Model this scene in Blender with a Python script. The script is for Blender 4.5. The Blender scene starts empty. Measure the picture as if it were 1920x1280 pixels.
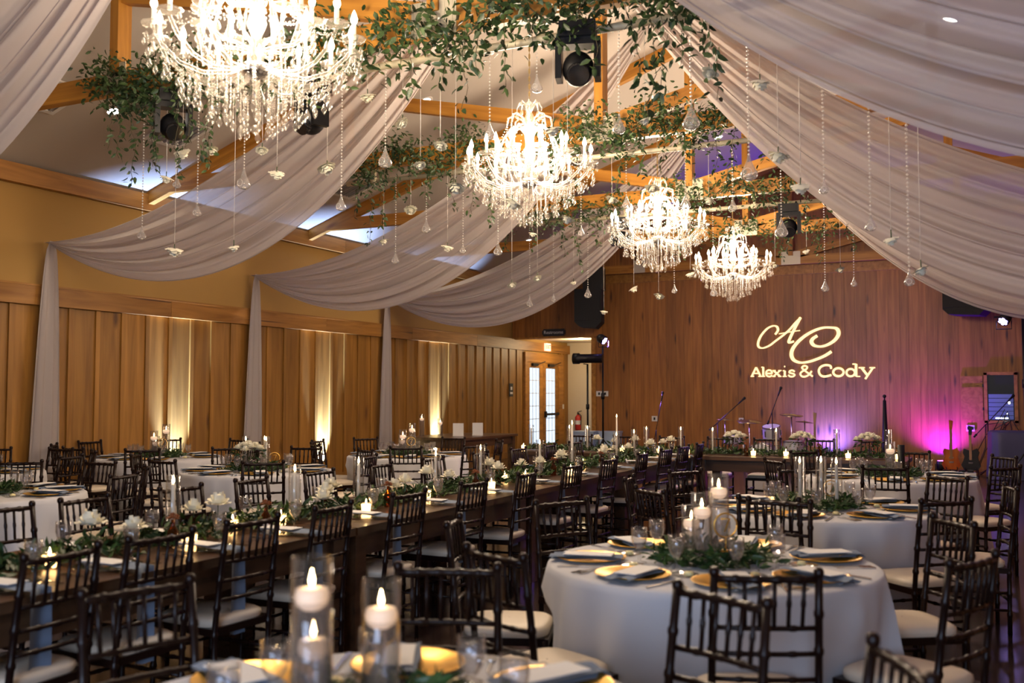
import bpy, math, random
from mathutils import Vector, Matrix
R = math.radians
PI = math.pi
SC = bpy.context.scene
COL = SC.collection

# ------------------------------------------------------------------ camera, world, exposure
cam_d = bpy.data.cameras.new('camera'); cam = bpy.data.objects.new('camera', cam_d); COL.objects.link(cam)
cam_d.lens = 35.0; cam_d.sensor_width = 36.0; cam_d.clip_start = .05
cam.location = (0, 0, 1.55)
cam.rotation_euler = (R(93.0), 0, R(25.75))
cam_d.dof.use_dof = True; cam_d.dof.focus_distance = 11.0; cam_d.dof.aperture_fstop = 2.2
SC.camera = cam
W = bpy.data.worlds.new('world'); SC.world = W; W.use_nodes = True
W.node_tree.nodes['Background'].inputs[0].default_value = (.35, .42, .6, 1)
W.node_tree.nodes['Background'].inputs[1].default_value = .05
SC.view_settings.view_transform = 'Standard'
SC.view_settings.look = 'None'
SC.view_settings.exposure = 0.62
SC.view_settings.gamma = 1.0
SC.view_settings.use_curve_mapping = False
cy = SC.cycles
cy.max_bounces = 6; cy.diffuse_bounces = 3; cy.glossy_bounces = 3; cy.transmission_bounces = 4
cy.transparent_max_bounces = 14; cy.sample_clamp_indirect = 4.0; cy.sample_clamp_direct = 0
cy.caustics_reflective = False; cy.caustics_refractive = False
cy.use_denoising = True
cy.use_adaptive_sampling = True; cy.adaptive_threshold = .025

def lamp(name, kind, loc, power, color, rot=(0, 0, 0), **kw):
    d = bpy.data.lights.new(name, kind); d.energy = power; d.color = color
    for k, v in kw.items(): setattr(d, k, v)
    o = bpy.data.objects.new(name, d); COL.objects.link(o); o.location = loc; o.rotation_euler = rot
    return o
def aim(o, target):
    o.rotation_euler = (Vector(target) - o.location).to_track_quat('-Z', 'Y').to_euler()
CHAND_POWER = 235
WARM = (1.0, .79, .58)
VIOLET = (.28, .12, 1.0)
MAGENTA = (.22, .01, 1.0)
BLUEV = (.1, .09, 1.0)
# daylight from the entrance windows in the wall behind the guests (window_2 stands there)
lamp('entrance_daylight', 'AREA', (-.6, -2.7, 1.75), 175, (.55, .7, 1.0), (R(90), 0, 0), shape='RECTANGLE', size=3.2, size_y=1.9)

# ------------------------------------------------------------------ materials
def mat(name): 
    m = bpy.data.materials.new(name); m.use_nodes = True
    nt = m.node_tree; return m, nt, nt.nodes['Principled BSDF'], nt.nodes['Material Output']
def simple(name, col, rough=.5, metal=0, spec=.5, emit=None, es=0, coat=0, sheen=0):
    m, nt, b, o = mat(name)
    b.inputs['Base Color'].default_value = (*col, 1); b.inputs['Roughness'].default_value = rough
    b.inputs['Metallic'].default_value = metal; b.inputs['Specular IOR Level'].default_value = spec
    b.inputs['Coat Weight'].default_value = coat; b.inputs['Sheen Weight'].default_value = sheen
    if emit: b.inputs['Emission Color'].default_value = (*emit, 1); b.inputs['Emission Strength'].default_value = es
    return m
def emitter(name, col, s):
    m, nt, b, o = mat(name); nt.nodes.remove(b)
    e = nt.nodes.new('ShaderNodeEmission'); e.inputs[0].default_value = (*col, 1); e.inputs[1].default_value = s
    nt.links.new(e.outputs[0], o.inputs[0]); return m
def wood(name, c1, c2, scale=(14, 14, 1.2), rough=.5, knots=True, vary=.25, coat=0, dark=(.05, .02, .01), bump=.15):
    """grain stretched along local z, a few knots, each piece its own tone"""
    m, nt, b, o = mat(name); N = nt.nodes; L = nt.links
    tc = N.new('ShaderNodeTexCoord'); oi = N.new('ShaderNodeObjectInfo')
    mp = N.new('ShaderNodeMapping'); mp.inputs['Scale'].default_value = scale
    add = N.new('ShaderNodeVectorMath'); add.operation = 'ADD'
    sc = N.new('ShaderNodeVectorMath'); sc.operation = 'SCALE'; sc.inputs['Scale'].default_value = 37.0
    cmb = N.new('ShaderNodeCombineXYZ')
    L.new(oi.outputs['Random'], cmb.inputs[0]); L.new(oi.outputs['Random'], cmb.inputs[2])
    L.new(cmb.outputs[0], sc.inputs[0]); L.new(tc.outputs['Object'], mp.inputs[0])
    L.new(mp.outputs[0], add.inputs[0]); L.new(sc.outputs[0], add.inputs[1])
    no = N.new('ShaderNodeTexNoise'); no.inputs['Scale'].default_value = 1.0; no.inputs['Detail'].default_value = 6; no.inputs['Distortion'].default_value = .6
    L.new(add.outputs[0], no.inputs['Vector'])
    cr = N.new('ShaderNodeValToRGB'); cr.color_ramp.elements[0].position = .32; cr.color_ramp.elements[1].position = .7
    cr.color_ramp.elements[0].color = (*c1, 1); cr.color_ramp.elements[1].color = (*c2, 1)
    L.new(no.outputs['Fac'], cr.inputs[0]); col = cr.outputs[0]
    if knots:
        mp2 = N.new('ShaderNodeMapping'); mp2.inputs['Scale'].default_value = (scale[0] * .28, scale[1] * .28, max(scale[2] * .9, 1.0))
        a2 = N.new('ShaderNodeVectorMath'); a2.operation = 'ADD'
        L.new(tc.outputs['Object'], mp2.inputs[0]); L.new(mp2.outputs[0], a2.inputs[0]); L.new(sc.outputs[0], a2.inputs[1])
        vo = N.new('ShaderNodeTexVoronoi'); vo.inputs['Scale'].default_value = 1.0; L.new(a2.outputs[0], vo.inputs['Vector'])
        kr = N.new('ShaderNodeValToRGB'); kr.color_ramp.elements[0].position = .05; kr.color_ramp.elements[1].position = .17
        kr.color_ramp.elements[0].color = (1, 1, 1, 1); kr.color_ramp.elements[1].color = (0, 0, 0, 1)
        L.new(vo.outputs['Distance'], kr.inputs[0])
        mx = N.new('ShaderNodeMix'); mx.data_type = 'RGBA'
        L.new(kr.outputs[0], mx.inputs[0]); L.new(col, mx.inputs[6]); mx.inputs[7].default_value = (*dark, 1); col = mx.outputs[2]
    mr = N.new('ShaderNodeMapRange'); mr.inputs[3].default_value = 1 - vary; mr.inputs[4].default_value = 1 + vary * .6
    L.new(oi.outputs['Random'], mr.inputs[0])
    mu = N.new('ShaderNodeMix'); mu.data_type = 'RGBA'; mu.blend_type = 'MULTIPLY'; mu.inputs[0].default_value = 1
    L.new(col, mu.inputs[6]); L.new(mr.outputs[0], mu.inputs[7]); L.new(mu.outputs[2], b.inputs['Base Color'])
    b.inputs['Roughness'].default_value = rough; b.inputs['Coat Weight'].default_value = coat; b.inputs['Coat Roughness'].default_value = .2
    if bump:
        bp = N.new('ShaderNodeBump'); bp.inputs['Strength'].default_value = bump; bp.inputs['Distance'].default_value = .004
        L.new(no.outputs['Fac'], bp.inputs['Height']); L.new(bp.outputs[0], b.inputs['Normal'])
    return m
def sheer(name, col, transp=.1, transl=.4):
    m, nt, b, o = mat(name); N = nt.nodes; L = nt.links; N.remove(b)
    d = N.new('ShaderNodeBsdfDiffuse'); d.inputs[0].default_value = (*col, 1)
    t = N.new('ShaderNodeBsdfTranslucent'); t.inputs[0].default_value = (*col, 1)
    tr = N.new('ShaderNodeBsdfTransparent')
    m1 = N.new('ShaderNodeMixShader'); m1.inputs[0].default_value = transl; L.new(d.outputs[0], m1.inputs[1]); L.new(t.outputs[0], m1.inputs[2])
    if transp > 0:
        m2 = N.new('ShaderNodeMixShader'); m2.inputs[0].default_value = transp; L.new(m1.outputs[0], m2.inputs[1]); L.new(tr.outputs[0], m2.inputs[2])
        L.new(m2.outputs[0], o.inputs[0])
    else: L.new(m1.outputs[0], o.inputs[0])
    return m
def thin_glass(name, tint=(1, 1, 1), refl=1.0, body=0.0, bodycol=(1, 1, 1), rough=.02):
    m, nt, b, o = mat(name); N = nt.nodes; L = nt.links; N.remove(b)
    tr = N.new('ShaderNodeBsdfTransparent'); tr.inputs[0].default_value = (*tint, 1)
    g = N.new('ShaderNodeBsdfGlossy'); g.inputs['Roughness'].default_value = rough
    lw = N.new('ShaderNodeLayerWeight'); lw.inputs[0].default_value = .5
    pw = N.new('ShaderNodeMath'); pw.operation = 'POWER'; pw.inputs[1].default_value = 2.6; L.new(lw.outputs['Facing'], pw.inputs[0])
    ml = N.new('ShaderNodeMath'); ml.operation = 'MULTIPLY_ADD'; ml.inputs[1].default_value = .7*refl; ml.inputs[2].default_value = .04; L.new(pw.outputs[0], ml.inputs[0])
    m1 = N.new('ShaderNodeMixShader'); L.new(ml.outputs[0], m1.inputs[0]); L.new(tr.outputs[0], m1.inputs[1]); L.new(g.outputs[0], m1.inputs[2])
    last = m1
    if body > 0:
        d = N.new('ShaderNodeBsdfTranslucent'); d.inputs[0].default_value = (*bodycol, 1)
        d2 = N.new('ShaderNodeBsdfDiffuse'); d2.inputs[0].default_value = (*bodycol, 1)
        m0 = N.new('ShaderNodeMixShader'); m0.inputs[0].default_value = .5; L.new(d.outputs[0], m0.inputs[1]); L.new(d2.outputs[0], m0.inputs[2])
        m2 = N.new('ShaderNodeMixShader'); m2.inputs[0].default_value = body; L.new(m1.outputs[0], m2.inputs[1]); L.new(m0.outputs[0], m2.inputs[2]); last = m2
    L.new(last.outputs[0], o.inputs[0]); return m
def leafmat(name, c1, c2):
    m, nt, b, o = mat(name); N = nt.nodes; L = nt.links
    tc = N.new('ShaderNodeTexCoord'); no = N.new('ShaderNodeTexNoise'); no.inputs['Scale'].default_value = 9; no.inputs['Detail'].default_value = 2
    L.new(tc.outputs['Object'], no.inputs['Vector'])
    cr = N.new('ShaderNodeValToRGB'); cr.color_ramp.elements[0].position = .35; cr.color_ramp.elements[1].position = .68
    cr.color_ramp.elements[0].color = (*c1, 1); cr.color_ramp.elements[1].color = (*c2, 1)
    L.new(no.outputs['Fac'], cr.inputs[0]); L.new(cr.outputs[0], b.inputs['Base Color'])
    b.inputs['Roughness'].default_value = .45
    return m
def floor_mat():
    m, nt, b, o = mat('polished_floor'); N = nt.nodes; L = nt.links
    tc = N.new('ShaderNodeTexCoord'); no = N.new('ShaderNodeTexNoise'); no.inputs['Scale'].default_value = 1.6; no.inputs['Detail'].default_value = 5
    L.new(tc.outputs['Object'], no.inputs['Vector'])
    cr = N.new('ShaderNodeValToRGB'); cr.color_ramp.elements[0].color = (.022, .014, .012, 1); cr.color_ramp.elements[1].color = (.06, .04, .034, 1)
    L.new(no.outputs['Fac'], cr.inputs[0]); L.new(cr.outputs[0], b.inputs['Base Color'])
    b.inputs['Roughness'].default_value = .16; b.inputs['Specular IOR Level'].default_value = .4
    bp = N.new('ShaderNodeBump'); bp.inputs['Strength'].default_value = .06; bp.inputs['Distance'].default_value = .01
    L.new(no.outputs['Fac'], bp.inputs['Height']); L.new(bp.outputs[0], b.inputs['Normal'])
    return m
M = dict(
    floor=floor_mat(),
    plaster=simple('tan_plaster', (.43, .245, .065), .8),
    cream=simple('cream_paint', (.62, .53, .38), .7),
    ceiling=simple('ceiling_paint', (.55, .49, .43), .85),
    panel=wood('honey_panel', (.24, .105, .015), (.4, .19, .034), (10, 10, .8), .5, True, .22, dark=(.12, .05, .012)),
    pine=wood('pine_trim', (.27, .11, .016), (.46, .21, .04), (11, 1.0, 11), .5, True, .2, dark=(.1, .035, .01)),
    plank=wood('pine_plank', (.24, .088, .017), (.41, .165, .034), (16, 16, 1.0), .5, True, .22, dark=(.06, .02, .01)),
    truss=wood('truss_timber', (.36, .145, .016), (.6, .28, .04), (13, 13, .9), .5, True, .2, dark=(.2, .06, .008)),
    gusset=simple('galvanised_plate', (.6, .55, .42), .45, .3),
    drape=sheer('sheer_voile', (.62, .56, .54), .12, .42),
    chair=simple('mahogany_lacquer', (.012, .0045, .003), .34, 0, .22),
    cushion=simple('ivory_vinyl', (.72, .62, .48), .45),
    cloth=simple('grey_white_linen', (.58, .58, .6), .9, sheen=.2),
    farm=wood('walnut_farm', (.045, .02, .01), (.12, .058, .026), (1.1, 13, 13), .32, True, .25, coat=.25, dark=(.02, .008, .004)),
    gold=simple('gold_leaf', (.86, .5, .1), .3, .85),
    napkin=simple('dusty_blue_linen', (.13, .175, .25), .9, sheen=.2),
    paper=simple('white_card', (.8, .79, .77), .7),
    white=simple('white_paint', (.75, .73, .7), .5),
    glass=thin_glass('clear_glass', (.97, .97, .97)),
    water=thin_glass('water', (.9, .9, .92), .6, .12, (.78, .7, .68)),
    crystal=thin_glass('crystal', (.97, .96, .94), 1.1, .07, (1, .93, .83), .06),
    bead=thin_glass('crystal_bead', (.95, .95, .95), 1.2, .16, (1, .93, .88), .06),
    strand=thin_glass('strand_bead', (.95, .95, .95), 1.2, .6, (1, .95, .9), .05),
    drop=thin_glass('blown_drop', (.9, .9, .92), 2.2, .16, (1, .97, .93), .03),
    bulb=emitter('bulb_glow', (1, .8, .5), 16),
    sleeve=simple('candle_sleeve', (.9, .86, .78), .5, emit=(1, .8, .5), es=.5),
    flame=emitter('flame', (1, .66, .28), 38),
    wax=simple('ivory_wax', (.86, .78, .64), .5),
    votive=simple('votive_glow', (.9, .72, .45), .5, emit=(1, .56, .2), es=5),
    litwax=simple('lit_candle_wax', (.86, .76, .62), .5, emit=(1, .62, .38), es=.55),
    brass=simple('antique_brass', (.55, .42, .2), .35, .9),
    chrome=simple('chrome', (.7, .7, .7), .15, 1),
    galv=simple('painted_pipe', (.68, .6, .42), .45, .1),
    vent=simple('grey_grille', (.35, .35, .36), .6, .3),
    black=simple('black_metal', (.005, .005, .006), .4, 0, .35),
    blackcloth=simple('black_grille', (.01, .01, .01), .8),
    lens=simple('dark_lens', (.01, .01, .012), .08, 0, .8),
    can=emitter('downlight_glow', (1, .93, .85), 14),
    violet=emitter('violet_led', (.42, .32, 1), 22),
    whiteled=emitter('white_led', (.95, 1, .92), 9),
    magled=emitter('magenta_led', (1, .12, .9), 9),
    daylight=emitter('daylight_pane', (.62, .75, .92), 1.0),
    exitface=simple('exit_face', (.85, .6, .5), .5, emit=(1, .45, .3), es=1.3),
    red=simple('red_paint', (.5, .03, .02), .35),
    monogram_glow=emitter('imitated_gold_light', (1, .72, .34), 1.2),  # glowing surface in place of light cast by a projector
    petal=simple('ivory_petal', (.83, .79, .62), .7, sheen=.2),
    leaf=leafmat('smilax_leaf', (.014, .035, .01), (.07, .12, .035)),
    leaf2=leafmat('ruscus_leaf', (.012, .035, .008), (.05, .1, .02)),
    vine=simple('vine_stem', (.09, .07, .03), .7),
    amber=thin_glass('amber_glass', (.5, .2, .05), .8, .06, (.4, .14, .02)),
    autumn=simple('rust_flower', (.3, .1, .03), .7),
    thread=simple('clear_thread', (.75, .7, .62), .4),
    bluecloth=simple('blue_black_cover', (.05, .05, .12), .6),
    tub_lit_blue=simple('blue_lit_tub', (.4, .52, .72), .4),  # blue light on the clear tubs is put into their colour
    drum=simple('sparkle_drum_shell', (.6, .6, .66), .25, .3),
    drumhead=simple('drum_head', (.7, .7, .7), .5),
    cymbal=simple('cymbal_bronze', (.5, .4, .2), .25, .9),
    sunburst=wood('sunburst_body', (.4, .05, .01), (.65, .2, .03), (6, 6, 2), .2, False, 0, coat=.6),
    neck=simple('maple_neck', (.35, .18, .07), .4),
    signboard=simple('charcoal_signboard', (.02, .02, .022), .6),
    rack=simple('steel_rack', (.12, .14, .3), .35, .5),
    butter=simple('butter', (.82, .72, .35), .5),
)

# ------------------------------------------------------------------ mesh helpers
class MB:
    def __init__(s): s.v = []; s.f = []; s.sm = []
    def quad(s, a, b, c, d, smooth=False):
        n = len(s.v); s.v += [tuple(a), tuple(b), tuple(c), tuple(d)]; s.f.append((n, n+1, n+2, n+3)); s.sm.append(smooth); return s
    def tri(s, a, b, c):
        n = len(s.v); s.v += [tuple(a), tuple(b), tuple(c)]; s.f.append((n, n+1, n+2)); s.sm.append(False)
    def box(s, x0, x1, y0, y1, z0, z1, mtx=None):
        p = [(x, y, z) for z in (z0, z1) for x, y in ((x0, y0), (x1, y0), (x1, y1), (x0, y1))]
        if mtx is not None: p = [tuple(mtx @ Vector(q)) for q in p]
        n = len(s.v); s.v += p
        for q in ((3, 2, 1, 0), (4, 5, 6, 7), (0, 1, 5, 4), (1, 2, 6, 5), (2, 3, 7, 6), (3, 0, 4, 7)):
            s.f.append(tuple(n+i for i in q)); s.sm.append(False)
        return s
    def bar(s, a, b, w, h, up=(0, 0, 1)):
        """a box whose long axis runs from a to b; w across, h along up"""
        a = Vector(a); b = Vector(b); d = (b-a); L = d.length; d.normalize(); u = Vector(up); sd = d.cross(u).normalized(); u = sd.cross(d)
        m = Matrix((( sd.x, d.x, u.x, a.x), (sd.y, d.y, u.y, a.y), (sd.z, d.z, u.z, a.z), (0, 0, 0, 1)))
        return s.box(-w/2, w/2, 0, L, -h/2, h/2, m)
    def rings(s, rings, closed_ends=True, smooth=True):
        n0 = len(s.v); k = len(rings[0])
        for r in rings: s.v += [tuple(p) for p in r]
        for i in range(len(rings)-1):
            for j in range(k):
                a = n0+i*k+j; b = n0+i*k+(j+1) % k; s.f.append((a, b, b+k, a+k)); s.sm.append(smooth)
        if closed_ends:
            s.f.append(tuple(n0+j for j in reversed(range(k)))); s.sm.append(False)
            s.f.append(tuple(n0+(len(rings)-1)*k+j for j in range(k))); s.sm.append(False)
        return s
    def tube(s, pts, r, k=8, caps=True):
        """round tube along points; r is one radius or one each"""
        pts = [Vector(p) for p in pts]; rs = r if isinstance(r, (list, tuple)) else [r]*len(pts); out = []
        t0 = (pts[1]-pts[0]).normalized(); u = t0.orthogonal().normalized()
        for i, p in enumerate(pts):
            t = (pts[min(i+1, len(pts)-1)]-pts[max(i-1, 0)]).normalized()
            u = (u-t*u.dot(t)).normalized(); w = t.cross(u)
            out.append([p+(u*math.cos(2*PI*j/k)+w*math.sin(2*PI*j/k))*rs[i] for j in range(k)])
        return s.rings(out, caps)
    def lathe(s, prof, k=16, c=(0, 0, 0), caps=False):
        """prof: (r, z) from bottom to top"""
        return s.rings([[(c[0]+r*math.cos(2*PI*j/k), c[1]+r*math.sin(2*PI*j/k), c[2]+z) for j in range(k)] for r, z in prof], caps)
    def ball(s, c, r, k=6, n=4, sz=1.0):
        return s.lathe([(max(r*math.sin(PI*i/n), .0005), -r*sz*math.cos(PI*i/n)) for i in range(n+1)], k, c)
    def octa(s, c, r, h=None):
        h = h or r; x, y, z = c; n = len(s.v)
        s.v += [(x+r, y, z), (x, y+r, z), (x-r, y, z), (x, y-r, z), (x, y, z+h), (x, y, z-h)]
        for a, b in ((0, 1), (1, 2), (2, 3), (3, 0)):
            s.f += [(n+a, n+b, n+4), (n+b, n+a, n+5)]; s.sm += [True, True]
        return s
    def grid(s, nu, nv, fn, smooth=True):
        n = len(s.v)
        for i in range(nu+1):
            for j in range(nv+1): s.v.append(tuple(fn(i/nu, j/nv)))
        for i in range(nu):
            for j in range(nv):
                a = n+i*(nv+1)+j; s.f.append((a, a+1, a+nv+2, a+nv+1)); s.sm.append(smooth)
        return s
    def prism(s, poly, y0, y1, axis='y'):
        """polygon in x,z extruded along y"""
        n = len(s.v); k = len(poly)
        s.v += [(x, y0, z) for x, z in poly]+[(x, y1, z) for x, z in poly]
        s.f.append(tuple(range(n, n+k))); s.f.append(tuple(reversed(range(n+k, n+2*k)))); s.sm += [False, False]
        for j in range(k):
            a = n+j; b = n+(j+1) % k; s.f.append((b, a, a+k, b+k)); s.sm.append(False)
        return s
    def mesh(s, name, m):
        me = bpy.data.meshes.new(name); me.from_pydata(s.v, [], s.f); me.polygons.foreach_set('use_smooth', s.sm)
        if m: me.materials.append(M[m] if isinstance(m, str) else m)
        me.update(); return me
    def obj(s, name, m, parent=None, loc=None, rot=None):
        return link(name, s.mesh(name, m), parent, loc, rot)
def link(name, data, parent=None, loc=None, rot=None):
    o = bpy.data.objects.new(name, data); COL.objects.link(o)
    if parent is not None: o.parent = parent; KIDS.setdefault(parent.name, []).append(o)
    if loc is not None: o.location = loc
    if rot is not None: o.rotation_euler = rot
    return o
def thing(name, label, cat, loc=(0, 0, 0), rz=0, group=None):
    o = link(name, None, None, loc, (0, 0, rz)); o.empty_display_size = .1
    return tag(o, label, cat, group)
def tag(o, label, cat, group=None, kind=None):
    o['label'] = label; o['category'] = cat
    if group: o['group'] = group
    if kind: o['kind'] = kind
    return o
def struct(o): o['kind'] = 'structure'; return o
def copy_tree(o, parent=None):
    c = o.copy(); COL.objects.link(c); c.parent = parent
    for ch in KIDS.get(o.name, ()): copy_tree(ch, c)
    return c
KIDS = {}
def clone(o, loc, rz=0, label=None, group=None):
    c = copy_tree(o); c.location = loc; c.rotation_euler = (0, 0, rz)
    if label: c['label'] = label
    if group: c['group'] = group
    return c
class Kind:
    """first use moves the model itself, later uses copy it"""
    def __init__(s, o): s.o = o; s.used = False
    def at(s, loc, rz=0, label=None, group=None):
        if s.used: return clone(s.o, loc, rz, label, group)
        s.used = True; o = s.o; o.location = loc; o.rotation_euler = (0, 0, rz)
        if label: o['label'] = label
        if group: o['group'] = group
        return o
ORD = ['first', 'second', 'third', 'fourth', 'fifth', 'sixth', 'seventh', 'eighth', 'ninth', 'tenth', 'eleventh', 'twelfth', 'thirteenth', 'fourteenth', 'fifteenth', 'sixteenth', 'seventeenth', 'eighteenth', 'nineteenth', 'twentieth', 'twenty-first', 'twenty-second', 'twenty-third', 'twenty-fourth', 'twenty-fifth', 'twenty-sixth', 'twenty-seventh', 'twenty-eighth', 'twenty-ninth', 'thirtieth']

# ------------------------------------------------------------------ the room
XL, XR, XC, YB, YF = -10.6, 2.94, -3.83, 22.0, -3.0
HW = XC-XL; ZP = 4.32; PITCH = .353; ZR = ZP+HW*PITCH
def roof(x): return ZP+PITCH*(HW-abs(x-XC))
struct(MB().box(XL-.2, XR+.2, YF-.2, 25.8, -.12, 0).obj('floor', 'floor'))
cl = MB()
for x0, x1 in ((XL-.2, XC), (XC, XR+.2)):
    cl.prism([(x0, roof(x0)), (x1, roof(x1)), (x1, roof(x1)+.15), (x0, roof(x0)+.15)], YF-.2, YB+.2)
CE = struct(cl.obj('ceiling', 'ceiling'))
wl = struct(MB().box(XL-.15, XL-.022, YF-.2, 25.7, 0, ZP).obj('wall_left', 'plaster'))
wr = struct(MB().box(XR, XR+.15, YF-.2, YB+.2, 0, ZP).obj('wall_right', 'panel'))
wf = MB().box(XL-.15, XR+.15, YF-.15, YF, 0, ZP); wf.prism([(XL, ZP), (XR, ZP), (XC, ZR)], YF-.15, YF)
struct(wf.obj('wall_front', 'plaster'))
wn = struct(thing('window_2', 'wide entrance window', 'window', (-.6, YF+.01, 0))); del wn['category']; del wn['label']
MB().box(-1.6, 1.6, .0, .02, .8, 2.7).obj('window_pane', 'daylight', wn)
fr = MB()
for x in (-1.65, -.03, 1.59): fr.box(x, x+.06, 0, .05, .74, 2.76)
for z in (.74, 2.7): fr.box(-1.65, 1.65, 0, .05, z, z+.06)
fr.obj('window_frame', 'white', wn)
# panelling of the long wall
rnd = random.Random(3)
SP = .428
ys = [8.12+SP*k for k in range(-20, 40)]
panel_me = MB().box(0, .02, -SP/2+.002, SP/2-.002, 0, 2.64).mesh('panel', 'panel')
batten_me = MB().box(0, .024, -.034, .034, 0, 2.64).mesh('batten', 'panel')
for y in ys:
    if YF < y-SP/2 and y+SP/2 < 22.66: link('panel', panel_me, wl, (XL-.02, y+SP/2, 0))
    if YF < y < 22.6: link('batten', batten_me, wl, (XL, y, 0))
for y in (25.0, 25.25): link('batten', batten_me, wl, (XL, y, 0))
link('panel', panel_me, wl, (XL-.02, 25.1, 0)); link('panel', panel_me, wl, (XL-.02, 25.45, 0))
y = YF
k = 0
while y < 25.6:
    L = rnd.uniform(2.8, 4.2); y1 = min(y+L, 25.6)
    b = MB().box(0, .06, 0, y1-y-.006, 0, .23).obj('trim_board', 'pine', wl, (XL, y, 2.64))
    if y < YB: MB().box(0, .1, 0, min(y1, YB)-y-.006, 0, .23).obj('trim_board', 'pine', wl, (XL, y+.5 if y+.5 < YB-1 else y, 4.09))
    y = y1
MB().box(0, .015, 0, YB-YF, 0, .025).obj('trim_moulding', 'pine', wl, (XL+.05, YF, 2.87))
b_l = struct(MB().box(XL+.001, XL+.03, YF, 22.6, 0, .14).obj('baseboard_left', 'panel'))
# end wall with the monogram
OX0, OX1, OZ = XL, -8.5, 2.9
wb = MB(); wb.box(OX1, XR, YB+.02, YB+.15, 0, OZ); wb.box(XL, XR, YB+.02, YB+.15, OZ, ZP)
wb.prism([(XL, ZP), (XR, ZP), (XC, ZR)], YB+.02, YB+.15)
wb = struct(wb.obj('wall_back', 'plank'))
x = XL
while x < XR:
    w = rnd.choice((.14, .17, .2, .2, .23)); x1 = min(x+w, XR); g = .003
    z0 = OZ if (x+x1)/2 < OX1 else 0
    if not (-.16 < (x+x1)/2 < .44): MB().box(0, x1-x-g, 0, .022, 0, 4.13-z0).obj('plank', 'plank', wb, (x, YB, z0))
    else:
        MB().box(0, x1-x-g, 0, .022, 0, 1.02).obj('plank', 'plank', wb, (x, YB, 0))
        MB().box(0, x1-x-g, 0, .022, 0, 4.13-1.92).obj('plank', 'plank', wb, (x, YB, 1.92))
    xa, xb = x, x1-g
    MB().prism([(0, 0), (xb-xa, 0), (xb-xa, roof(xb)-4.32), (0, roof(xa)-4.32)], 0, .022).obj('plank', 'plank', wb, (xa, YB, 4.31))
    x = x1
x = XL
while x < XR:
    x1 = min(x+3.6, XR); MB().box(0, x1-x-.006, 0, .06, 0, .19).obj('trim_board', 'pine', wb, (x, YB-.05, 4.125)); x = x1
struct(MB().box(OX1, XR, YB-.025, YB-.001, 0, .27).obj('baseboard_back', 'plank'))
struct(MB().box(OX1-.02, OX1+.09, YB-.03, YB+.16, 0, OZ).box(XL, OX1+.09, YB-.03, YB+.16, OZ-.02, OZ+.02).obj('trim_1', 'pine'))
# the passage beyond the opening
struct(MB().box(XL-.1, OX1+.15, 25.55, 25.7, 0, 3.1).obj('wall_passage', 'cream'))
struct(MB().box(OX1+.02, OX1+.15, YB+.15, 25.55, 0, 3.1).obj('wall_passage_side', 'cream'))
struct(MB().box(XL, OX1+.15, YB+.15, 25.6, OZ+.05, 3.15).obj('ceiling_passage', 'cream'))
pl = thing('added_downlight', 'added round ceiling downlight in the passage beside the glazed doors', 'downlight', (-9.5, 23.7, OZ+.045))
MB().lathe([(.06, 0), (.085, 0), (.085, -.01), (.06, -.012)], 16).obj('trim_ring', 'white', pl)
MB().lathe([(.0, -.004), (.06, -.004)], 16).obj('diffuser', 'can', pl)
lamp('added_passage_light', 'POINT', (-9.5, 23.7, 2.75), 42, (1, .76, .45), shadow_soft_size=.08)  # lamp and its ceiling fitting added to light the passage
# glazed double doors in the long wall
dr = struct(link('door_1', None, None, (XL, 22.75, 0)))
MB().box(0, .06, -.12, 0, 0, 2.6).obj('door_frame', 'pine', dr); MB().box(0, .06, 2.05, 2.35, 0, 2.6).obj('door_frame', 'pine', dr)
MB().box(0, .06, 0, 2.05, 2.36, 2.6).obj('door_frame', 'pine', dr)
for k, y0 in enumerate((.0, 1.03)):
    lf = MB().box(.0, .03, y0, y0+.2, 0, 2.36).box(.0, .03, y0+.82, y0+1.02, 0, 2.36).box(0, .03, y0+.2, y0+.82, 0, .25).box(0, .03, y0+.2, y0+.82, 2.22, 2.36).obj('door_leaf', 'pine', dr)
    for iy in range(3):
        for iz in range(6):
            MB().box(.004, .012, y0+.2+iy*.2067+.008, y0+.2+(iy+1)*.2067-.008, .25+iz*.328+.008, .25+(iz+1)*.328-.008).obj('pane', 'daylight', lf)
    mu = MB()
    for iy in (1, 2): mu.box(.0, .022, y0+.2+iy*.2067-.008, y0+.2+iy*.2067+.008, .25, 2.22)
    for iz in range(1, 6): mu.box(.0, .022, y0+.2, y0+.82, .25+iz*.328-.008, .25+iz*.328+.008)
    mu.obj('muntin', 'white', lf)
    if k: MB().box(.05, .09, y0+.12, y0+.95, .98, 1.04).box(.03, .09, y0+.08, y0+.14, .93, 1.09).box(.03, .07, y0+.9, y0+.96, .97, 1.05).obj('push_bar', 'black', lf)
    MB().box(.03, .09, y0+.3, y0+.62, 2.26, 2.33).bar((.07, y0+.62, 2.3), (.2, y0+.8, 2.38), .02, .02).obj('door_closer', 'black', lf)

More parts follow.
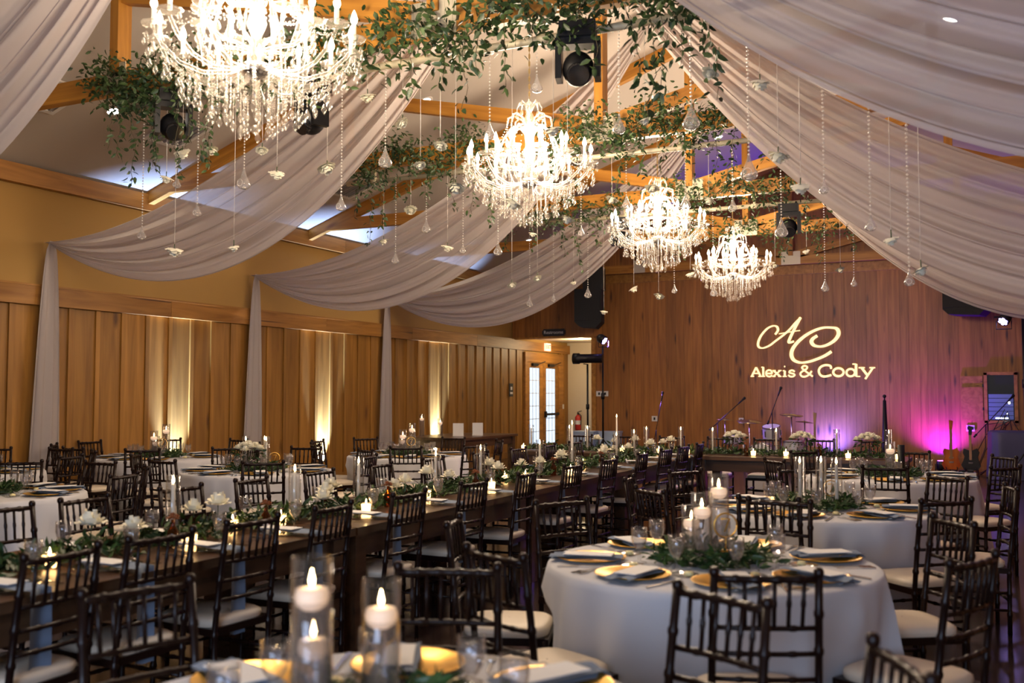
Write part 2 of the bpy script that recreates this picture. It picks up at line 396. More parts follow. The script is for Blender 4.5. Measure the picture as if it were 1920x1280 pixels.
# ------------------------------------------------------------------ roof trusses
TY = [6.6, 10.2, 13.8, 17.4, 21.72]
TLAB = ['fifth', 'fourth', 'third', 'second', 'first']
TR = []
for i, y in enumerate(TY):
    t = thing('roof_truss', f'honey-coloured timber roof truss, {TLAB[i]} from the monogram wall', 'truss', (XC, y, ZP), 0, 'timber roof trusses')
    w = .1
    def beam(name, a, b, h=.19, t=t, w=w):
        a = Vector((a[0], 0, a[1])); b = Vector((b[0], 0, b[1])); L = (b-a).length
        m = MB().box(-w/2, w/2, -h/2, h/2, 0, L).obj(name, 'truss', t)
        m.location = a; m.rotation_euler = (b-a).to_track_quat('Z', 'Y').to_euler(); return m
    beam('bottom_chord', (-HW+.1, .09), (0, .09)); beam('bottom_chord', (HW-.1, .09), (0, .09))
    for s in (-1, 1):
        beam('rafter', (s*(HW-.02), -.06), (s*.04, ZR-ZP-.13), .2)
        beam('queen_post', (s*HW*.5, .18), (s*HW*.5, HW*.5*PITCH-.22), .16)
        beam('diagonal_brace', (s*.12, .2), (s*(HW*.5-.05), HW*.5*PITCH-.28), .16)
    beam('king_post', (0, .18), (0, ZR-ZP-.2), .16)
    for x, hw in ((0, .2), (-HW*.5, .13), (HW*.5, .13)):
        p = MB().box(x-hw, x+hw, -w/2-.008, -w/2, -.01, .27)
        n = int(hw*2/.035)
        for j in range(n): p.box(x-hw+.012+j*.035, x-hw+.02+j*.035, -w/2-.012, -w/2-.008, .0, .26)
        p.obj('gusset_plate', 'gusset', t)
    TR.append(t)

# ------------------------------------------------------------------ ceiling cans and grilles
CANS = [(-9.13, 8.27), (-6.97, 11.69), (-9.1, 15.72), (-9.02, 19.49), (-4.6, 18.6), (-.31, 11.2)]
cn = ['by the first drape tail, high over the panelled wall', 'high on the roof slope over the second swag', 'above the third white uplight of the panelled wall', 'on the roof slope near the passage opening', 'close to the ridge between the stage-end trusses', 'glowing through the sheer swag on the purple-lit side']
for (x, y), lb in zip(CANS, cn):
    s = 1 if x < XC else -1
    t = thing('recessed_downlight', 'round recessed ceiling downlight '+lb, 'downlight', (x, y, roof(x)-.004), 0, 'recessed ceiling downlights')
    t.rotation_euler = (0, -s*math.atan(PITCH), 0)
    MB().lathe([(.075, .0), (.11, 0), (.11, -.012), (.075, -.015)], 20).obj('trim_ring', 'white', t)
    MB().lathe([(.0005, -.004), (.078, -.004)], 20).obj('diffuser', 'can', t)
    lamp('downlight_beam', 'SPOT', (x, y, roof(x)-.06), 45, (1, .82, .6), spot_size=R(100), spot_blend=.6, shadow_soft_size=.07)
for (x, y), lb in zip([(-9.15, 9.3), (-9.2, 7.43), (-9.12, 13.06)], ['behind the greenery of the fifth truss', 'behind the swag nearest the entrance', 'between the second and third swags']):
    t = thing('ceiling_grille', 'square grey ventilation grille in the sloped ceiling, '+lb, 'vent', (x, y, roof(x)-.01)); t.rotation_euler = (0, -math.atan(PITCH), 0)
    MB().box(-.3, -.25, -.3, .3, -.02, 0).box(.25, .3, -.3, .3, -.02, 0).box(-.25, .25, -.3, -.25, -.02, 0).box(-.25, .25, .25, .3, -.02, 0).obj('frame', 'white', t)
    for j in range(7): MB().box(-.25, .25, -.22+j*.07, -.19+j*.07, -.018, -.002).obj('louvre', 'vent', t)
    MB().box(-.25, .25, -.25, .25, -.002, 0).obj('backing', 'vent', t)

# ------------------------------------------------------------------ draped swags
SWY = [4.85, 8.58, 12.4, 16.2]
SWL = ['fourth', 'third', 'second', 'first']
ST = [(.85, 1.85, 1.1, 1.85, 2.9), (.85, 1.8, 1.15, 2.15, 2.9), (.85, 1.85, 1.0, 1.95, 3.0), (.85, 1.9, 1.0, 1.95, 3.2)]
for i, y in enumerate(SWY):
    t = thing('ceiling_drape', f'sheer white voile swag hung from ridge to walls, {SWL[i]} from the monogram wall', 'drape', (XC, y, 0), 0, 'sheer white ceiling swags')
    s1, s2, s3, s4, zh2 = ST[i]
    rr = random.Random(50+i)
    for side, Sa, Sb, zh in ((-1, s1, s2, 3.43), (1, s3, s4, zh2)):
        span = HW-.03 if side < 0 else XR-XC-.03
        ph = [rr.uniform(0, 6.28) for _ in range(6)]
        def fn(u, v, side=side, Sa=Sa, Sb=Sb, zh=zh, span=span, ph=ph):
            tt = u; env = math.sin(PI*min(max(tt, 0), 1))
            S = Sa+(Sb-Sa)*v
            z = ZR-.12+(zh-ZR+.12)*tt-4*S*tt*(1-tt)
            fold = .035*math.sin(v*2*PI*4.3+ph[0]+1.2*tt)+.022*math.sin(v*2*PI*9.1+ph[1]-2*tt)+.012*math.sin(v*2*PI*17+ph[2]+3*tt)
            yy = (v-.5)*.45*env+fold*(env**.5)+(v-.5)*.06
            z += .02*math.sin(v*2*PI*6.3+ph[3])*env
            return (side*(.02+span*tt), yy, z)
        MB().grid(60, 110, fn).obj('swag', 'drape', t)
    if i > 0:
        def fn2(u, v, y=y):
            a = v*2*PI; z = 3.43*(1-u)+.01
            wd = .03+.2*(u**.45)
            x = -HW+.12+.05*math.cos(a)*(u**.5)+.018*math.sin(a*7)*u**.6
            return (x, wd*math.sin(a)+.016*math.sin(a*9+u)*u**.6-.05*u, z)
        MB().grid(30, 84, fn2).obj('tail', 'drape', t)

# ------------------------------------------------------------------ chandeliers
def make_chandelier():
    t = thing('crystal_chandelier', 'chandelier', 'chandelier', (0, 0, 0), 0, 'crystal chandeliers along the ridge')
    MB().lathe([(.012, .18), (.05, .22), (.03, .28), (.07, .36), (.04, .42), (.055, .5), (.03, .58), (.06, .66), (.035, .74), (.05, .84), (.1, .9), (.03, .94), (.05, 1.0), (.02, 1.06), (.06, 1.12), (.012, 1.16)], 12).obj('stem', 'crystal', t)
    MB().lathe([(.02, .33), (.09, .36), (.09, .41), (.02, .43)], 14).obj('hub', 'chrome', t)
    ch = MB()
    for k in range(34):
        z = 1.17+k*.036
        if k % 2: ch.box(-.009, .009, -.003, .003, z, z+.045)
        else: ch.box(-.003, .003, -.009, .009, z, z+.045)
    ch.obj('chain', 'brass', t)
    arm = MB().tube([(.05, 0, .39), (.16, 0, .35), (.3, 0, .33), (.43, 0, .37), (.53, 0, .46), (.575, 0, .54)], [.016, .014, .013, .012, .012, .01], 6).mesh('arm', 'crystal')
    cup = MB().lathe([(.008, 0), (.03, .012), (.065, .018), (.075, .035), (.06, .03), (.02, .028)], 10).mesh('bobeche', 'crystal')
    slv = MB().lathe([(.013, 0), (.013, .085), (.008, .087)], 8).mesh('candle_sleeve', 'sleeve')
    blb = MB().lathe([(.008, 0), (.019, .018), (.021, .035), (.012, .065), (.001, .09)], 8).mesh('bulb', 'bulb')
    sarm = MB().tube([(.04, 0, .5), (.12, 0, .52), (.22, 0, .53), (.3, 0, .58), (.33, 0, .64)], [.013, .011, .01, .01, .009], 6).mesh('arm', 'crystal')
    def arm_at(a, me, r, z):
        ar = link('arm', me, t, (0, 0, 0), (0, 0, a))
        link('bobeche', cup, ar, (r, 0, z)); link('candle_sleeve', slv, ar, (r, 0, z+.03)); link('bulb', blb, ar, (r, 0, z+.115))
    for k in range(14): arm_at(2*PI*k/14, arm, .575, .54)
    for k in range(8): arm_at(2*PI*(k+.5)/8, sarm, .33, .64)
    cage = MB().tube([(.08, 0, .93), (.17, 0, .9), (.24, 0, .8), (.29, 0, .66), (.32, 0, .5), (.3, 0, .36)], .009, 5).mesh('cage_arm', 'crystal')
    crown = MB().tube([(.03, 0, .92), (.08, 0, .99), (.15, 0, 1.02), (.2, 0, 1.0), (.215, 0, .93)], .009, 5).tube([(.02, 0, 1.06), (.05, 0, 1.13), (.09, 0, 1.15), (.115, 0, 1.1)], .007, 5)
    crown = crown.mesh('crown_arm', 'crystal')
    for k in range(8):
        link('cage_arm', cage, t, None, (0, 0, 2*PI*k/8+.2)); link('crown_arm', crown, t, None, (0, 0, 2*PI*k/8))
    def drop(n, h, r):
        m = MB()
        for q in range(n): m.octa((0, 0, -.012-q*.02), .008, .009)
        z = -.012-n*.02
        return m.lathe([(.0005, z-h), (r*.8, z-h*.72), (r, z-h*.55), (r*.45, z-h*.15), (.001, z)], 6).mesh('crystal_drop', 'crystal')
    d0, d1, d2, d3 = drop(1, .05, .012), drop(2, .065, .017), drop(5, .065, .018), drop(9, .07, .02)
    rr = random.Random(8)
    for r, z, n, me in ((.62, .56, 28, d0), (.6, .48, 28, d1), (.5, .42, 26, d1), (.42, .36, 26, d2), (.34, .33, 22, d2), (.26, .33, 20, d3), (.17, .3, 14, d3), (.09, .24, 9, d3), (.33, .62, 16, d1), (.215, .93, 8, d2), (.115, 1.1, 8, d1)):
        for k in range(n):
            a = 2*PI*(k+rr.uniform(-.15, .15))/n; q = r+rr.uniform(-.012, .012)
            link('crystal_drop', me, t, (q*math.cos(a), q*math.sin(a), z+rr.uniform(-.012, .012)), (0, 0, a))
    fes = MB()
    for rA, zA, rB, zB, n, sag in ((.575, .54, .575, .54, 14, .07), (.33, .63, .33, .63, 8, .06)):
        for k in range(n):
            a0, a1 = 2*PI*k/n, 2*PI*(k+1)/n
            for q in range(1, 12):
                f = q/12; a = a0+(a1-a0)*f; fes.octa((rA*math.cos(a), rA*math.sin(a), zA-4*sag*f*(1-f)), .008)
    for k in range(16):
        a = 2*PI*k/16
        for q in range(1, 16):
            f = q/16; r = .2+(.57-.2)*f; fes.octa((r*math.cos(a), r*math.sin(a), .95+(.55-.95)*f-.5*f*(1-f)), .007)
        for q in range(1, 14):
            f = q/14; r = .3*(1-f)+.56*f; fes.octa((r*math.cos(a+.1), r*math.sin(a+.1), .3*(1-f)+.44*f-.2*f*(1-f)), .008)
    f = fes.obj('bead_festoons', 'bead', t); f['kind'] = 'stuff'
    MB().ball((0, 0, .03), .028, 8, 6).obj('finial', 'crystal', t)
    return t
CH = Kind(make_chandelier())
CP = [(-3.87, 4.55, 3.07), (-3.87, 8.4, 3.14), (-3.75, 12.0, 3.1), (-3.65, 15.6, 3.03)]
for i, p in enumerate(CP):
    CH.at(p, i*.37, f'lit crystal chandelier with flame bulbs, {TLAB[i+1]} from the monogram wall')
    lamp('chandelier_light', 'POINT', (p[0], p[1], p[2]+.8), CHAND_POWER, WARM, shadow_soft_size=.4)

# ------------------------------------------------------------------ chairs
def bamboo(pts, r, n=3, k=7):
    """turned rod with raised rings, as on a ballroom chair"""
    pts = [Vector(p) for p in pts]; L = [0]
    for a, b in zip(pts, pts[1:]): L.append(L[-1]+(b-a).length)
    T = L[-1]
    def at(d):
        for i in range(len(pts)-1):
            if d <= L[i+1]+1e-9: return pts[i].lerp(pts[i+1], (d-L[i])/(L[i+1]-L[i]))
        return pts[-1]
    ds = set(L)
    prof = {d: r for d in L}
    for q in range(1, n+1):
        c = T*q/(n+1)
        for o, f in ((-.016, 1), (-.006, 1.28), (.006, 1.28), (.016, 1)):
            d = c+o
            if 0 < d < T: prof[d] = r*f
    ks = sorted(prof); return MB().tube([at(d) for d in ks], [prof[d] for d in ks], k)
def make_chair():
    t = thing('chiavari_chair', 'chair', 'chair')
    for s in (-1, 1):
        m = bamboo([(s*.185, -.2, 0), (s*.185, -.205, .42), (s*.182, -.235, .7), (s*.178, -.265, .925)], .0145, 6)
        m.lathe([(.012, .92), (.018, .93), (.018, .945), (.01, .955)], 8, (s*.178, -.267, 0), True)
        m.obj('back_post', 'chair', t)
        bamboo([(s*.195, .2, 0), (s*.19, .19, .42)], .0145, 3).obj('leg', 'chair', t)
        for z in (.16, .27): bamboo([(s*.19, -.2, z), (s*.193, .195, z)], .01, 2, 6).obj('stretcher', 'chair', t)
    arc = lambda z, y, b: [(x, y-b*(1-(x/.185)**2), z) for x in (-.18, -.12, -.06, 0, .06, .12, .18)]
    bamboo(arc(.915, -.262, .02), .0125, 4).obj('top_rail', 'chair', t)
    for z, y in ((.745, -.242), (.655, -.231), (.565, -.222)): bamboo(arc(z, y, .018), .01, 3, 6).obj('back_rail', 'chair', t)
    for k in range(6):
        x = -.128+k*.0512; b = .02*(1-(x/.185)**2)
        bamboo([(x*.96, -.242-b, .75), (x, -.262-b, .912)], .0075, 1, 6).obj('spindle', 'chair', t)
    for z in (.16, .27): bamboo([(-.193, .197, z), (.193, .197, z)], .01, 2, 6).obj('stretcher', 'chair', t)
    bamboo([(-.185, -.2, .22), (.185, -.2, .22)], .01, 2, 6).obj('stretcher', 'chair', t)
    MB().box(-.2, .2, -.205, .21, .395, .43).obj('seat_frame', 'chair', t)
    def cu(u, v):
        a = 2*PI*v; e = .42
        cx = math.copysign(abs(math.cos(a))**e, math.cos(a)); sy = math.copysign(abs(math.sin(a))**e, math.sin(a))
        r, z = [(1.0, .428), (1.03, .445), (1.02, .462), (.92, .474), (.6, .481), (.02, .483)][int(round(u*5))]
        return (.192*r*cx, .005+.198*r*sy, z)
    MB().grid(5, 28, cu).obj('cushion', 'cushion', t)
    return t
CHAIR = Kind(make_chair())
def chair(x, y, fx, fy, label, group):
    """a chair whose seat centre stands at x, y and which faces the point fx, fy"""
    CHAIR.at((x, y, 0), math.atan2(fy-y, fx-x)-PI/2, label, group)

# ------------------------------------------------------------------ table ware models
def one(name, label, cat, mb, m, group=None):
    o = mb.obj(name, m); return tag(o, label, cat, group)
charger = Kind(one('charger_plate', 'c', 'plate', MB().lathe([(.001, .004), (.1, .004), (.108, .008), (.16, .018), (.165, .02), (.166, .018), (.11, .003), (.09, 0), (.001, 0)], 28), 'gold'))
plate = Kind(one('glass_plate', 'c', 'plate', MB().lathe([(.001, .004), (.08, .004), (.15, .016), (.152, .014), (.08, 0), (.001, 0)], 24), 'glass'))
nk = MB()
def nf(u, v):
    return (-.062+.124*v+.004*math.sin(9*u), .16-.34*u, .026+.006*math.sin(7*v+3*u))
nk.grid(8, 6, nf); nk.grid(8, 6, lambda u, v: (nf(u, 1-v)[0], nf(u, v)[1], nf(u, v)[2]-.012))
napkin = Kind(one('folded_napkin', 'c', 'napkin', nk, 'napkin'))
# long-table napkin: lies on the plate and falls over the table edge (x axis points over the edge)
def hn(u, v):
    s = u*.78; w = -.055+.11*v
    if s < .36: return (s-.24, w, .022+.004*math.sin(12*u+4*v))
    d = s-.36; return (.128+.012*math.sin(5*v+3*u), w*(1-.1*u), .02-d+.004*math.sin(9*v))
hang_napkin = Kind(one('hanging_napkin', 'c', 'napkin', MB().grid(26, 8, hn), 'napkin'))
menu = Kind(one('menu_card', 'c', 'card', MB().box(-.052, .052, -.115, .115, 0, .003), 'paper'))
pc = MB().quad((-.035, -.02, 0), (.035, -.02, 0), (.035, 0, .05), (-.035, 0, .05)).quad((-.035, .02, 0), (.035, .02, 0), (.035, 0, .05), (-.035, 0, .05))
place_card = Kind(one('place_card', 'c', 'card', pc, 'paper'))
gb = thing('water_goblet', 'c', 'glass')
MB().lathe([(.036, 0), (.034, .004), (.008, .01), (.007, .05), (.014, .062), (.032, .09), (.038, .12), (.037, .165), (.036, .165), (.036, .12), (.03, .092), (.012, .066)], 18).obj('bowl', 'glass', gb)
MB().lathe([(.001, .068), (.012, .067), (.03, .094), (.0355, .12), (.0355, .146), (.001, .147)], 16).obj('water', 'water', gb)
goblet = Kind(gb)
bp_ = thing('bread_plate', 'c', 'plate')
MB().lathe([(.001, .004), (.042, .004), (.065, .012), (.067, .01), (.042, 0), (.001, 0)], 18).obj('dish', 'glass', bp_)
MB().lathe([(.001, .005), (.02, .005), (.022, .015), (.016, .022), (.001, .023)], 10, (.02, 0, 0)).obj('butter_pat', 'butter', bp_)
bread = Kind(bp_)
fk = MB().box(-.004, .004, -.09, .03, .002, .005).box(-.012, .012, .03, .05, .002, .006)
for q in range(4): fk.box(-.012+q*.0067, -.0085+q*.0067, .05, .09, .002, .005)
fork = Kind(one('dinner_fork', 'c', 'fork', fk, 'chrome'))
kn = MB().box(-.005, .005, -.1, .01, .002, .008).box(-.008, .007, .01, .11, .002, .005)
knife = Kind(one('dinner_knife', 'c', 'knife', kn, 'chrome'))
def flame_mb(z, s=1.0, c=(0, 0)): return MB().lathe([(.001, 0), (.0055*s, .006*s), (.007*s, .014*s), (.004*s, .027*s), (.0006, .042*s)], 8, (c[0], c[1], z))
def cylinder_glass(r, h): return MB().lathe([(.001, .006), (r-.003, .006), (r-.003, h), (r, h), (r, 0), (.001, 0)], 22)
def floating(h, low=False):
    t = thing('floating_candle_vase', 'c', 'candle vase')
    MB().lathe([(.001, .006), (.045, .006), (.045, h), (.048, h), (.048, 0), (.001, 0)], 22).obj('glass_cylinder', 'glass', t)
    w = h-.1
    MB().lathe([(.001, .008), (.0445, .008), (.0445, w), (.001, w)], 18).obj('water', 'water', t)
    c = MB().lathe([(.02, w-.02), (.036, w-.008), (.041, w+.012), (.036, w+.028), (.01, w+.032), (.001, w+.03)], 16).obj('candle', 'litwax', t)
    flame_mb(w+.034, .95).obj('flame', 'flame', c)
    return Kind(t)
float_tall, float_mid, float_low = floating(.41), floating(.33), floating(.26)
def taper(h=.33, gh=.38):
    t = thing('taper_candle', 'c', 'candle')
    c = MB().lathe([(.013, .012), (.0125, h*.5), (.0105, h), (.004, h+.008), (.001, h+.01)], 10).obj('candle', 'wax', t)
    flame_mb(h+.01, 1.0).obj('flame', 'flame', c)
    MB().lathe([(.03, 0), (.03, .01), (.014, .014), (.014, .03), (.018, .032)], 12).obj('holder', 'glass', t)
    if gh: cylinder_glass(.038, gh).obj('glass_chimney', 'glass', t)
    return Kind(t)
taper_in_glass, taper_tall = taper(.3, .35), taper(.46, .24)
vt = thing('votive_candle', 'c', 'candle')
MB().lathe([(.026, .0), (.03, .004), (.036, .075), (.034, .075), (.028, .008)], 14).obj('glass_cup', 'glass', vt)
MB().lathe([(.001, .008), (.028, .008), (.0335, .062), (.001, .063)], 14).obj('wax', 'votive', vt)
flame_mb(.064, .8).obj('flame', 'flame', vt)
votive = Kind(vt)
def bloom_mb(r, seed=1, c=(0, 0, 0), flat=.75, mb=None):
    rr = random.Random(seed); m = mb or MB()
    m.ball((c[0], c[1], c[2]), r*.42, 8, 5, flat)
    for layer, (rad, n, tilt) in enumerate(((.45, 4, .2), (.66, 5, .55), (.86, 6, .95), (1.0, 7, 1.3))):
        for k in range(n):
            a = 2*PI*(k+rr.random()*.4)/n+layer; w = 1.0*PI/n; h = r*1.05
            def pf(u, v, a=a, w=w, rad=rad, layer=layer, j=rr.uniform(.9, 1.1), j2=rr.uniform(.85, 1.1)):
                aa = a+(v-.5)*2.3*w*(1-.4*u*u); q = r*rad*j*(.22+.78*math.sin(min(u*1.15, 1)*PI/2)**.8)
                z = -.55*r+(1.2-.28*layer)*r*flat*j2*u**1.15
                if u > .7: q += r*.1*(layer*.5); z -= r*.05*layer*(abs(v-.5)*2)
                return (c[0]+q*math.cos(aa), c[1]+q*math.sin(aa), c[2]+z)
            m.grid(3, 3, pf)
    return m
def bud_vase(r, h, seed, amber=False):
    t = thing('bud_vase', 'c', 'flower vase')
    MB().lathe([(.001, .004), (.026, .004), (.028, .05), (.012, .085), (.012, .1), (.015, .102)], 12).obj('vase', 'amber' if amber else 'glass', t)
    MB().tube([(0, 0, .02), (.004, 0, h*.6), (.002, .003, h-r*.3)], .003, 5).obj('stem', 'leaf2', t)
    bloom_mb(r, seed, (.002, .003, h), .95).obj('bloom', 'petal', t)
    return Kind(t)
bud_a, bud_b, bud_c = bud_vase(.066, .19, 4), bud_vase(.06, .15, 9), bud_vase(.058, .17, 15, True)
ab = thing('amber_bottle', 'c', 'bottle')
MB().lathe([(.001, .002), (.028, .002), (.03, .08), (.012, .11), (.011, .14), (.014, .142)], 14).obj('bottle', 'amber', ab)
for q in range(5): bloom_mb(.016, q, (.018*math.cos(q*1.3), .018*math.sin(q*1.3), .155+.008*(q % 3)), .8).obj('rust_blossom', 'autumn', ab)
amber_bottle = Kind(ab)
def bouquet():
    t = thing('bouquet_vase', 'c', 'bouquet')
    cylinder_glass(.045, .16).obj('glass_vase', 'glass', t)
    MB().lathe([(.001, .01), (.041, .01), (.041, .11), (.001, .111)], 14).obj('water', 'water', t)
    rr = random.Random(4)
    for q in range(12):
        a = q*2.4; r = .04*math.sqrt(q)
        bloom_mb(.048, q, (r*math.cos(a), r*math.sin(a), .3-r*r*3.4), .8).obj('bloom', 'petal', t)
    lv = MB()
    for q in range(60):
        a = rr.uniform(0, 2*PI); b = rr.uniform(-.5, .35); d = rr.uniform(.07, .14)
        leaf_into(lv, Vector((d*math.cos(a), d*math.sin(a), .18+b*.08)), Vector((math.cos(a), math.sin(a), b)), rr.uniform(.04, .06), rr)
    o = lv.obj('foliage', 'leaf2', t); o['kind'] = 'stuff'
    return Kind(t)
def leaf_into(m, p, d, L, rr, wide=.42):
    d = d.normalized(); sd = d.cross(Vector((rr.uniform(-1, 1), rr.uniform(-1, 1), rr.uniform(-.2, 1.4)))).normalized(); up = sd.cross(d)
    w = L*wide*.5; n = len(m.v)
    for q in (p, p+d*L*.3+sd*w+up*L*.06, p+d*L*.7+sd*w*.8+up*L*.05, p+d*L-up*L*.06, p+d*L*.7-sd*w*.8+up*L*.05, p+d*L*.3-sd*w+up*L*.06, p+d*L*.5-up*.0): m.v.append(tuple(q))
    for a, b in ((0, 1), (1, 2), (2, 3), (3, 4), (4, 5), (5, 0)): m.f.append((n+a, n+b, n+6)); m.sm.append(True)
bq = bouquet()
rg = thing('gold_table_number', 'c', 'table number')
MB().tube([(.055*math.cos(2*PI*k/24), 0, .12+.055*math.sin(2*PI*k/24)) for k in range(25)], .004, 6).obj('hoop', 'gold', rg)
MB().tube([(-.02, 0, .15), (.02, 0, .15), (-.005, 0, .09)], .004, 5).obj('numeral', 'gold', rg)
MB().box(-.03, .03, -.015, .015, 0, .008).tube([(0, 0, .008), (0, 0, .066)], .003, 5).obj('foot', 'gold', rg)
ring_number = Kind(rg)
def wreath():
    rr = random.Random(21); m = MB()
    for q in range(700):
        a = rr.uniform(0, 2*PI); r = .19+rr.gauss(0, .055); z = abs(rr.gauss(0, .03))+.006
        d = Vector((rr.uniform(-1, 1)+.5*math.cos(a), rr.uniform(-1, 1)+.5*math.sin(a), rr.uniform(-.05, .7)))
        leaf_into(m, Vector((r*math.cos(a), r*math.sin(a), z)), d, rr.uniform(.04, .075), rr, .32)
    o = thing('greenery_ring', 'c', 'greenery')
    f = m.obj('foliage', 'leaf2', o); f['kind'] = 'stuff'
    MB().tube([(.19*math.cos(2*PI*k/20), .19*math.sin(2*PI*k/20), .008) for k in range(21)], .006, 5).obj('vine', 'vine', o)
    return Kind(o)
wr_k = wreath()

# ------------------------------------------------------------------ round tables
TZ = .76
def cloth_mesh(seed, seats=()):
    rr = random.Random(seed); ph = [rr.uniform(0, 6.28) for _ in range(4)]
    rows = [(0, TZ), (.4, TZ), (.72, TZ), (.755, TZ-.002), (.768, TZ-.012), (.772, TZ-.04)]+[(.772+.05*(q/10), TZ-.04-.71*q/10) for q in range(1, 11)]
    def fn(u, v):
        i = min(int(round(u*(len(rows)-1))), len(rows)-1); r, z = rows[i]; a = v*2*PI
        f = max(0, (TZ-.02-z)/.74)
        w = .15*(1-abs(math.sin(5.5*a+ph[0]+.6*math.sin(3*a+ph[3]))))**1.4-.03+.035*math.sin(14*a+ph[1])+.022*math.sin(23*a+ph[2]+f)
        q = r+w*f**.7*.8
        for sa, lim in seats:                                        # a chair pushed up to the table presses the skirt in
            da = abs((a-sa+PI) % (2*PI)-PI); g = math.exp(-(da/.33)**4)*min(1, max(0, (.62-z)/.1))
            if q > lim: q += (lim-q)*g
        return (q*math.cos(a), q*math.sin(a), max(z, .004))
    return MB().grid(len(rows)-1, 150, fn)
RT = {}
def dirname(dx, dy, inner):
    a = math.degrees(math.atan2(dy, dx)) % 360
    e = 'open-floor' if inner else 'long-table'; w = 'long-table' if inner else 'panelled-wall'
    names = [e, 'stage and '+e, 'stage', 'stage and '+w, w, 'entrance and '+w, 'entrance', 'entrance and '+e]
    return names[int((a+22.5)//45) % 8]
# key: centre, phrase, purple side, chair angles (deg, radius of the chair back), extra settings, centrepiece
TABLES = [
    (-1.32, 1.98, 'fourth purple-side table', True, [(161, 1.16), (111, 1.16), (63, 1.16), (25, 1.18)], [200, 240, 290, 335], 'float0'),
    (-1.21, 4.66, 'third purple-side table', True, [(-161, 1.18), (-115, 1.25), (-67, 1.22), (-25, 1.2), (33, 1.14), (86, 1.12), (148, 1.16)], [], 'float'),
    (-1.1, 7.18, 'second purple-side table', True, [(-171, 1.28), (-132, 1.3), (-95, 1.14), (-46, 1.14), (11, 1.14), (50, 1.14), (105, 1.18), (151, 1.24)], [], 'taper'),
    (-.9, 10.2, 'first purple-side table', True, [(-87, 1.22), (-39, 1.22), (36, 1.14), (85, 1.15), (140, 1.15), (-140, 1.18)], [0, 180], 'pillar'),
    (-6.8, 11.0, 'first panel-side table', False, [(-126, 1.15), (-168, 1.2), (150, 1.15), (-59, 1.3), (-20, 1.25), (40, 1.15), (90, 1.15)], [-95], 'float'),
    (-6.83, 8.14, 'second panel-side table', False, [(-148, 1.15), (145, 1.22), (60, 1.14), (104, 1.14), (9, 1.2), (-48, 1.3), (-95, 1.15)], [180], 'tapbouq'),
    (-7.2, 5.3, 'third panel-side table', False, [(129, 1.15), (93, 1.14), (14, 1.2), (50, 1.14), (-45, 1.15), (-90, 1.15)], [170], 'none'),
    (-9.35, 9.3, 'uplit wall-side table', False, [(-140, 1.14), (-180, 1.1), (131, 1.12), (80, 1.12), (-52, 1.4), (-95, 1.15), (20, 1.15)], [], 'float'),
    (-9.4, 6.7, 'far-end wall-side table', False, [(92, 1.14), (55, 1.18), (15, 1.15), (-30, 1.15), (130, 1.15)], [-75], 'none'),
]
